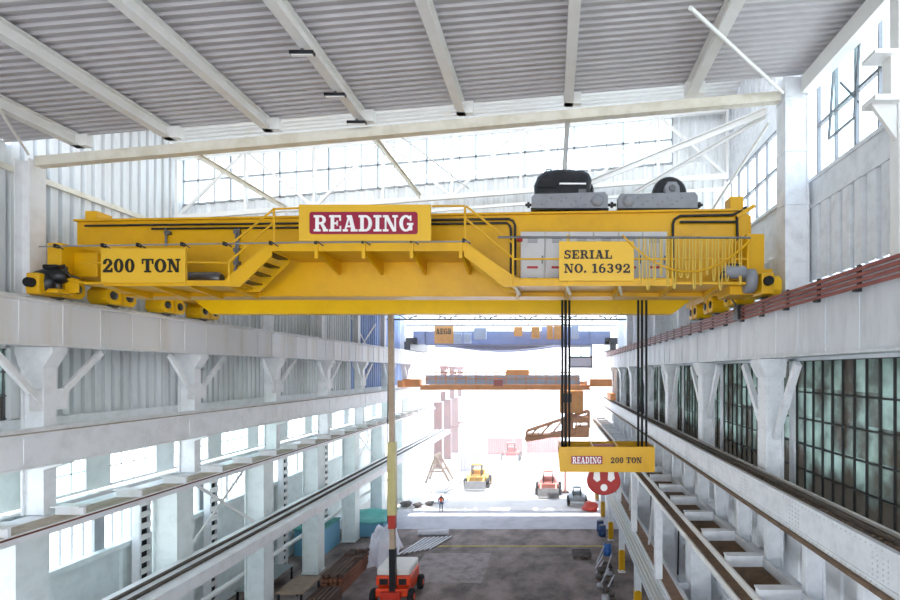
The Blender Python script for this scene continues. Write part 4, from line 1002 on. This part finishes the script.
c = m.build('tarpaulin','tealtarp',t); sd = c.modifiers.new('thick','SOLIDIFY'); sd.thickness = .03
# white crumpled sheeting
n = 48; vs = []
for i in range(n+1):
    for j in range(n+1):
        u, v = i/n, j/n
        x = -13.6+1.9*u+.12*math.sin(7*v+3*u); y = 35.8+4.4*v
        prof = min(1,v*3.2)*min(1,(1-v)*4+.02)*min(1,u*5+.02)*min(1,(1-u)*5+.02)
        z = -13.78+prof*(1.35+.9*v+.25*math.sin(5*u+2))+ .1*math.sin(9*u+4*v)*prof+.09*math.sin(26*u+5*math.sin(6*v))*prof+.05*math.sin(47*u+15*v)*prof
        x += .1*math.sin(19*v+3*u)*(1-prof); y += .18*math.sin(17*u)*(1-v)
        vs.append((x,y,max(z,-13.79)))
m = MB(); m.add(vs,[(i*(n+1)+j,(i+1)*(n+1)+j,(i+1)*(n+1)+j+1,i*(n+1)+j+1) for i in range(n) for j in range(n)],True)
o = m.build('plastic_sheet','sheet'); sd = o.modifiers.new('thick','SOLIDIFY'); sd.thickness = .02
tag(o,'crumpled white sheeting thrown over goods left of the boom lift','sheeting')
for j in range(7):
    x = -10.6+.34*j; r = .07
    tag(MB().tube([(x-.9,38.0+.2*j,-13.72),(x+.2,42.0+.05*j,-13.72)],r,12).build('steel_pipe','pipe'),'pale steel pipe lying behind the boom lift, %s from the white sheeting' % ORD[j],'pipe','pipes on the floor')
tag(MB().tube([(-11.2,42.7,-13.55),(-8.7,42.9,-13.55)],.24,16).build('white_roll','sheet'),'white roll lying on the dark floor by the concrete strip','roll')
t = thing('hoop_stand','dark bent steel frame on the floor beside the pipes','frame',(-11.0,38.9,-13.8))
MB().tube([(-11.2,36.0,-13.74),(-11.2,36.0,-13.2),(-10.0,36.0,-13.2),(-10.0,36.0,-13.74)],.05,8).build('hoop','black',t)
MB().tube([(-11.2,36.0,-13.74),(-11.2,37.4,-13.74),(-10.0,37.4,-13.74),(-10.0,36.0,-13.74)],.05,8).build('base_hoop','black',t)
tag(MB().box(-11.2,4.6,40.1,40.22,-13.8,-13.775).build('floor_line','tape'),'thin yellow line across the dark floor','floor marking')
def blob(m, c, r, seed, n=10, k=.35):
    rnd = random.Random(seed); vs = []; fs = []
    for i in range(n//2+1):
        for j in range(n):
            a = math.pi*i/(n//2); b = 2*math.pi*j/n; q = 1+rnd.uniform(-k,k) if 0 < i < n//2 else 1
            vs.append((c[0]+r[0]*q*math.sin(a)*math.cos(b), c[1]+r[1]*q*math.sin(a)*math.sin(b), c[2]+r[2]*q*math.cos(a)))
    for i in range(n//2):
        for j in range(n): fs.append((i*n+j,i*n+(j+1)%n,(i+1)*n+(j+1)%n,(i+1)*n+j))
    m.add(vs,fs,True)
for i, (x, y, r) in enumerate(((-14.9,52.0,.48),(-13.6,51.6,.42),(-12.5,52.4,.36))):
    m = MB(); blob(m,(x,y,-13.8+r*.55),(r*1.2,r,r*.6),i); tag(m.build('scrap_bag','debris'),'dark lumpy scrap bag by the left column foot, %s' % ('leftmost','middle one','rightmost')[i],'bag','scrap bags')
tag(MB().box(-13.1,-11.2,53.0,55.0,-13.75,-13.6).box(-12.9,-11.4,53.2,54.8,-13.8,-13.75).build('white_board','sheet'),'white sheet board lying on the floor beside the worker','board')

# clutter right
for i, (x, y, mt, lb_) in enumerate(((4.15,43.9,'dblue','dark blue drum beside the yellow-footed post near the concrete strip'),(4.15,38.2,'bblue','bright blue drum behind the right rail posts'),(4.2,42.6,'dblue','second dark blue drum in front of the first one'))):
    t = thing('drum',lb_,'drum',(x,y,-13.8))
    MB().lathe([(.27,0),(.3,.02),(.3,.3),(.315,.32),(.3,.34),(.3,.6),(.315,.62),(.3,.64),(.3,.9),(.27,.92)],(x,y,-13.8),'z',20).build('body',mt,t)
    MB().lathe([(.26,0),(.26,.02)],(x,y,-12.88),'z',18).build('lid','black',t)
t = thing('pallet','dark slatted pallet on the floor near the yellow line','pallet',(2.2,38.2,-13.8))
for q in range(6): MB().box(1.5,2.9,37.4+.28*q,37.58+.28*q,-13.62,-13.58).build('slat','debris',t)
for q in range(3): MB().box(1.55+.55*q,1.75+.55*q,37.4,39.0,-13.8,-13.62).build('bearer','debris',t)
for i in range(9):
    x = 3.4+random.uniform(-.5,.6); y = 30.6+i*.62; r = random.uniform(.18,.3)
    m = MB(); blob(m,(x,y,-13.8+r*.8),(r*1.2,r,r*.85),40+i,10,.3)
    tag(m.build('scrap_lump','debris' if i % 3 else 'pipe'),'lump of mixed scrap beside the yellow-footed posts, %s from the near end' % ORD[i],'scrap','scrap lumps on the right')
for i in range(6):
    x = 3.5+random.uniform(-.3,.3); y = 32+i*.9
    tag(MB().tube([(x-.3,y,-13.75),(x+.35,y+1.2,-13.75+random.uniform(.2,1.2))],.05,8).build('scrap_pipe','pipe'),'pale scrap pipe leaning among the scrap lumps, %s from the near end' % ORD[i],'pipe','scrap pipes on the right')

# ------------------------------------------------------------------ yard outside
def container(x0,x1,y0,y1,h,mat,label,z=-13.8):
    t = thing('shipping_container',label,'container',((x0+x1)/2,(y0+y1)/2,z))
    m = MB(); pr = ribs(x0,x1,.35,.05)
    m.sheet(pr, lambda p:(p[0],y0+p[1],z+.1), lambda p:(p[0],y0+p[1],z+h)); m.box(x0,x1,y0+.06,y1,z+.05,z+h)
    m.build('body',mat,t)
    MB().box(x0-.05,x0+.1,y0-.05,y0+.1,z,z+h).box(x1-.1,x1+.05,y0-.05,y0+.1,z,z+h).box(x0,x1,y0-.05,y0+.1,z,z+.15).box(x0,x1,y0-.05,y0+.1,z+h-.12,z+h+.02).build('frame',mat,t)
container(-10.6,-4.9,84,86.5,2.7,'container','pale red container at the back of the yard, left one')
container(-4.2,1.2,86,88.5,2.7,'container','pale red container behind the orange truck, right one')
container(-12.6,-10.0,70,74,2.7,'cgrey','pale grey container behind the yellow machine')
def machine(x, y, mat, label, s=1.0, arm=True, name='loader', cat='machine'):
    z = -13.8; t = thing(name,label,cat,(x,y,z))
    MB().box(x-1.1*s,x+1.1*s,y-.8*s,y+1.6*s,z+.6*s,z+1.2*s).build('chassis',mat,t,.08)
    MB().box(x-.7*s,x+.7*s,y+.6*s,y+1.7*s,z+1.2*s,z+1.7*s).build('engine_cover',mat,t,.08)
    cb = MB().box(x-.6*s,x+.5*s,y-.5*s,y+.5*s,z+2.35*s,z+2.5*s).build('cab_roof',mat,t,.04)
    m = MB()
    for sx in (-.55,.45):
        for sy in (-.45,.45): m.box(x+(sx-.05)*s,x+(sx+.05)*s,y+(sy-.05)*s,y+(sy+.05)*s,z+1.2*s,z+2.35*s)
    m.build('cab_post','black',t)
    for sx in (-1,1):
        for sy in (-.5,1.2):
            w_ = MB().lathe([(.35*s,-.2*s),(.5*s,-.17*s),(.52*s,0),(.5*s,.17*s),(.35*s,.2*s)],(x+sx*1.2*s,y+sy*s,z+.52*s),'x',18).build('wheel','rubber',t)
            MB().lathe([(.2*s,-.22*s),(.2*s,.22*s)],(x+sx*1.2*s,y+sy*s,z+.52*s),'x',12).build('hub',mat,w_)
    if arm:
        m = MB()
        for sx in (-.8,.8): m.bar((x+sx*s,y+.3*s,z+1.5*s),(x+sx*s,y-1.7*s,z+.7*s),.16*s,.2*s)
        m.build('lift_arm',mat,t)
        MB().prism([(y-1.6*s,z+.2*s),(y-2.4*s,z+.12*s),(y-2.3*s,z+.22*s),(y-1.75*s,z+.9*s),(y-1.6*s,z+.9*s)],'x',x-1.1*s,x+1.1*s).build('bucket','steel',t)
    return t
machine(-8.9,61.0,'mach_y','yellow wheeled loader in the yard at the left',1.1)
machine(-.4,57.5,'mach_o','orange wheeled machine standing in the sunlit yard',1.05)
machine(-6.3,79.0,'red','red machine in front of the pale red containers',1.1,True)
machine(2.6,52.6,'bench','grey compact machine near the right end of the opening',.75,False)
m = MB(); blob(m,(3.9,50.2,-13.4),(.8,.6,.5),71,10,.4); tag(m.build('scrap_heap','red'),'red scrap heap at the right end of the concrete strip','scrap')
t = thing('yard_crane','pale brown pipe stand in the yard right of the orange machine','stand',(1.9,58,-13.8))
MB().tube([(1.5,58,-13.8),(1.5,58,-10.8),(2.5,58,-10.3)],.12,10).build('mast','mach_o',t); MB().box(1.1,1.9,57.6,58.4,-13.8,-13.65).build('base','rust',t)
for i, (x, y, w_, h_) in enumerate(((-22,150,26,5),(8,170,30,6.5),(-40,200,60,9))):
    t = thing('shed_building','pale distant shed beyond the yard, %s' % ('left one','right one','farthest one')[i],'building',(x,y,-13.8))
    MB().box(x-w_/2,x+w_/2,y,y+10,-13.8,-13.8+h_).build('walls','farbuild',t)
    MB().prism([(x-w_/2-.4,-13.8+h_),(x+w_/2+.4,-13.8+h_),(x,-13.8+h_*1.3)],'y',y-.3,y+10.3).build('roof','cgrey',t)
# rusty lattice pieces at the left yard column feet
t = thing('rusty_cradle','tan A-shaped steel cradle at the foot of the left yard columns','cradle',(-14.2,64,-13.8))
m = MB()
for yy in (63,65):
    m.bar((-15.6,yy,-13.8),(-14.4,yy,-10.5),.25,.25); m.bar((-12.6,yy,-13.8),(-14.4,yy,-10.5),.25,.25); m.bar((-15.1,yy,-12.4),(-13.4,yy,-12.4),.2,.2)
m.build('legs','tan',t); MB().bar((-14.4,62.5,-10.5),(-14.4,65.5,-10.5),.25,.25).build('ridge','tan',t)
for i in range(4):
    tag(MB().bar((-13.6+.5*i,57.5,-13.7),(-12.6+.6*i,63.0,-13.7+.1*i),.2,.2).build('steel_bar','pipe'),'pale steel bar lying behind the worker, %s from the columns' % ORD[i],'steel bar','bars behind the worker')

# worker in an orange vest
def worker(x, y):
    z = -13.8
    t = thing('person','standing worker in an orange vest and dark trousers beside the white board','person',(x,y,z))
    def skin(name, pts, edges, rad, mat, sub=2):
        me = bpy.data.meshes.new(name); off = Vector((x,y,z))
        me.from_pydata([tuple(Vector(p)) for p in pts], edges, []); me.materials.append(M[mat])
        o = bpy.data.objects.new(name, me); C.objects.link(o); o.parent = t
        sk = o.modifiers.new('skin','SKIN'); me.skin_vertices.new() if not me.skin_vertices else None
        for i, r in enumerate(rad): me.skin_vertices[0].data[i].radius = (r, r)
        me.skin_vertices[0].data[0].use_root = True
        sb = o.modifiers.new('sub','SUBSURF'); sb.levels = sb.render_levels = sub
        return o
    pts = [(0,0,.95),(0,0,1.2),(0,.01,1.42),(0,0,1.54),(0,-.02,1.66),(0,-.01,1.76),
           (.1,0,.9),(.11,-.01,.5),(.12,.01,.1),(.13,-.12,.05),(-.1,0,.9),(-.11,-.04,.5),(-.12,.03,.1),(-.13,-.1,.05),
           (.2,0,1.4),(.27,.02,1.12),(.25,-.12,.9),(.25,-.17,.83),(-.2,0,1.4),(-.27,.02,1.12),(-.25,-.12,.9),(-.25,-.17,.83)]
    ed = [(0,1),(1,2),(2,3),(3,4),(4,5),(0,6),(6,7),(7,8),(8,9),(0,10),(10,11),(11,12),(12,13),(2,14),(14,15),(15,16),(16,17),(2,18),(18,19),(19,20),(20,21)]
    ra = [.14,.13,.14,.06,.1,.08,.09,.065,.045,.04,.09,.065,.045,.04,.06,.045,.035,.03,.06,.045,.035,.03]
    skin('body', pts, ed, ra, 'jeans')
    skin('vest', [(0,0,.98),(0,0,1.2),(0,.01,1.42),(.2,0,1.41),(-.2,0,1.41)], [(0,1),(1,2),(2,3),(2,4)], [.165,.16,.165,.08,.08], 'vest')
    MB().lathe([(.02,.14),(.09,.11),(.115,.04),(.105,-.05),(.06,-.12)],(x,y-.02,z+1.67),'z',16).build('head','skin',t)
    MB().lathe([(.02,.14),(.11,.1),(.13,.02),(.17,.015),(.17,0)],(x,y-.02,z+1.7),'z',18).build('hard_hat','letter_w',t)
worker(-10.85,49.9)

hz = bpy.data.materials.new('bright_haze'); hz.use_nodes = True; nt = hz.node_tree; nt.nodes.clear()
o_ = nd(nt,'ShaderNodeOutputMaterial'); v_ = nd(nt,'ShaderNodeVolumeScatter'); v_.inputs['Density'].default_value = .0075; v_.inputs['Anisotropy'].default_value = .2
nt.links.new(v_.outputs[0], o_.inputs['Volume']); M['haze'] = hz
tag(MB().box(-60,60,44.6,140,-13.75,24).build('haze','haze'),'bright haze added for the glow over the yard and the far opening','haze',kind='stuff')  # scattering volume added to veil and lighten the far end
# ------------------------------------------------------------------ light
w = bpy.data.worlds.new('sky'); bpy.context.scene.world = w; w.use_nodes = True
nt = w.node_tree; bg = nt.nodes['Background']
tc = nd(nt,'ShaderNodeTexCoord'); sx = nd(nt,'ShaderNodeSeparateXYZ'); nt.links.new(tc.outputs['Generated'], sx.inputs[0])
cr_ = nd(nt,'ShaderNodeValToRGB'); cr_.color_ramp.elements[0].position = .0; cr_.color_ramp.elements[0].color = (.94,.965,1,1)
cr_.color_ramp.elements[1].position = .7; cr_.color_ramp.elements[1].color = (.55,.74,1,1)
nt.links.new(sx.outputs['Z'], cr_.inputs['Fac']); nt.links.new(cr_.outputs['Color'], bg.inputs['Color'])
bg.inputs['Strength'].default_value = 2.4
sl = bpy.data.lights.new('sun','SUN'); sl.energy = 5.5; sl.angle = .01; sl.color = (1,.96,.9)
so = bpy.data.objects.new('sun', sl); C.objects.link(so); so.location = (0,80,60)
so.rotation_euler = Vector((.04,-.15,-.99)).to_track_quat('-Z','Y').to_euler()

# ------------------------------------------------------------------ camera
cd = bpy.data.cameras.new('camera'); co = bpy.data.objects.new('camera', cd); C.objects.link(co)
co.location = (0,0,EYE); co.rotation_euler = (math.radians(90),0,0)
cd.sensor_width = 36; cd.lens = F/25; cd.shift_x = -102/900; cd.shift_y = 71/900
cd.clip_start = .1; cd.clip_end = 1000
sc = bpy.context.scene; sc.camera = co
sc.view_settings.view_transform = 'Standard'; sc.view_settings.look = 'None'
sc.view_settings.gamma = 1; sc.view_settings.exposure = .88
sc.cycles.use_denoising = True; sc.cycles.max_bounces = 9; sc.cycles.diffuse_bounces = 4; sc.cycles.volume_bounces = 2; sc.cycles.transparent_max_bounces = 16
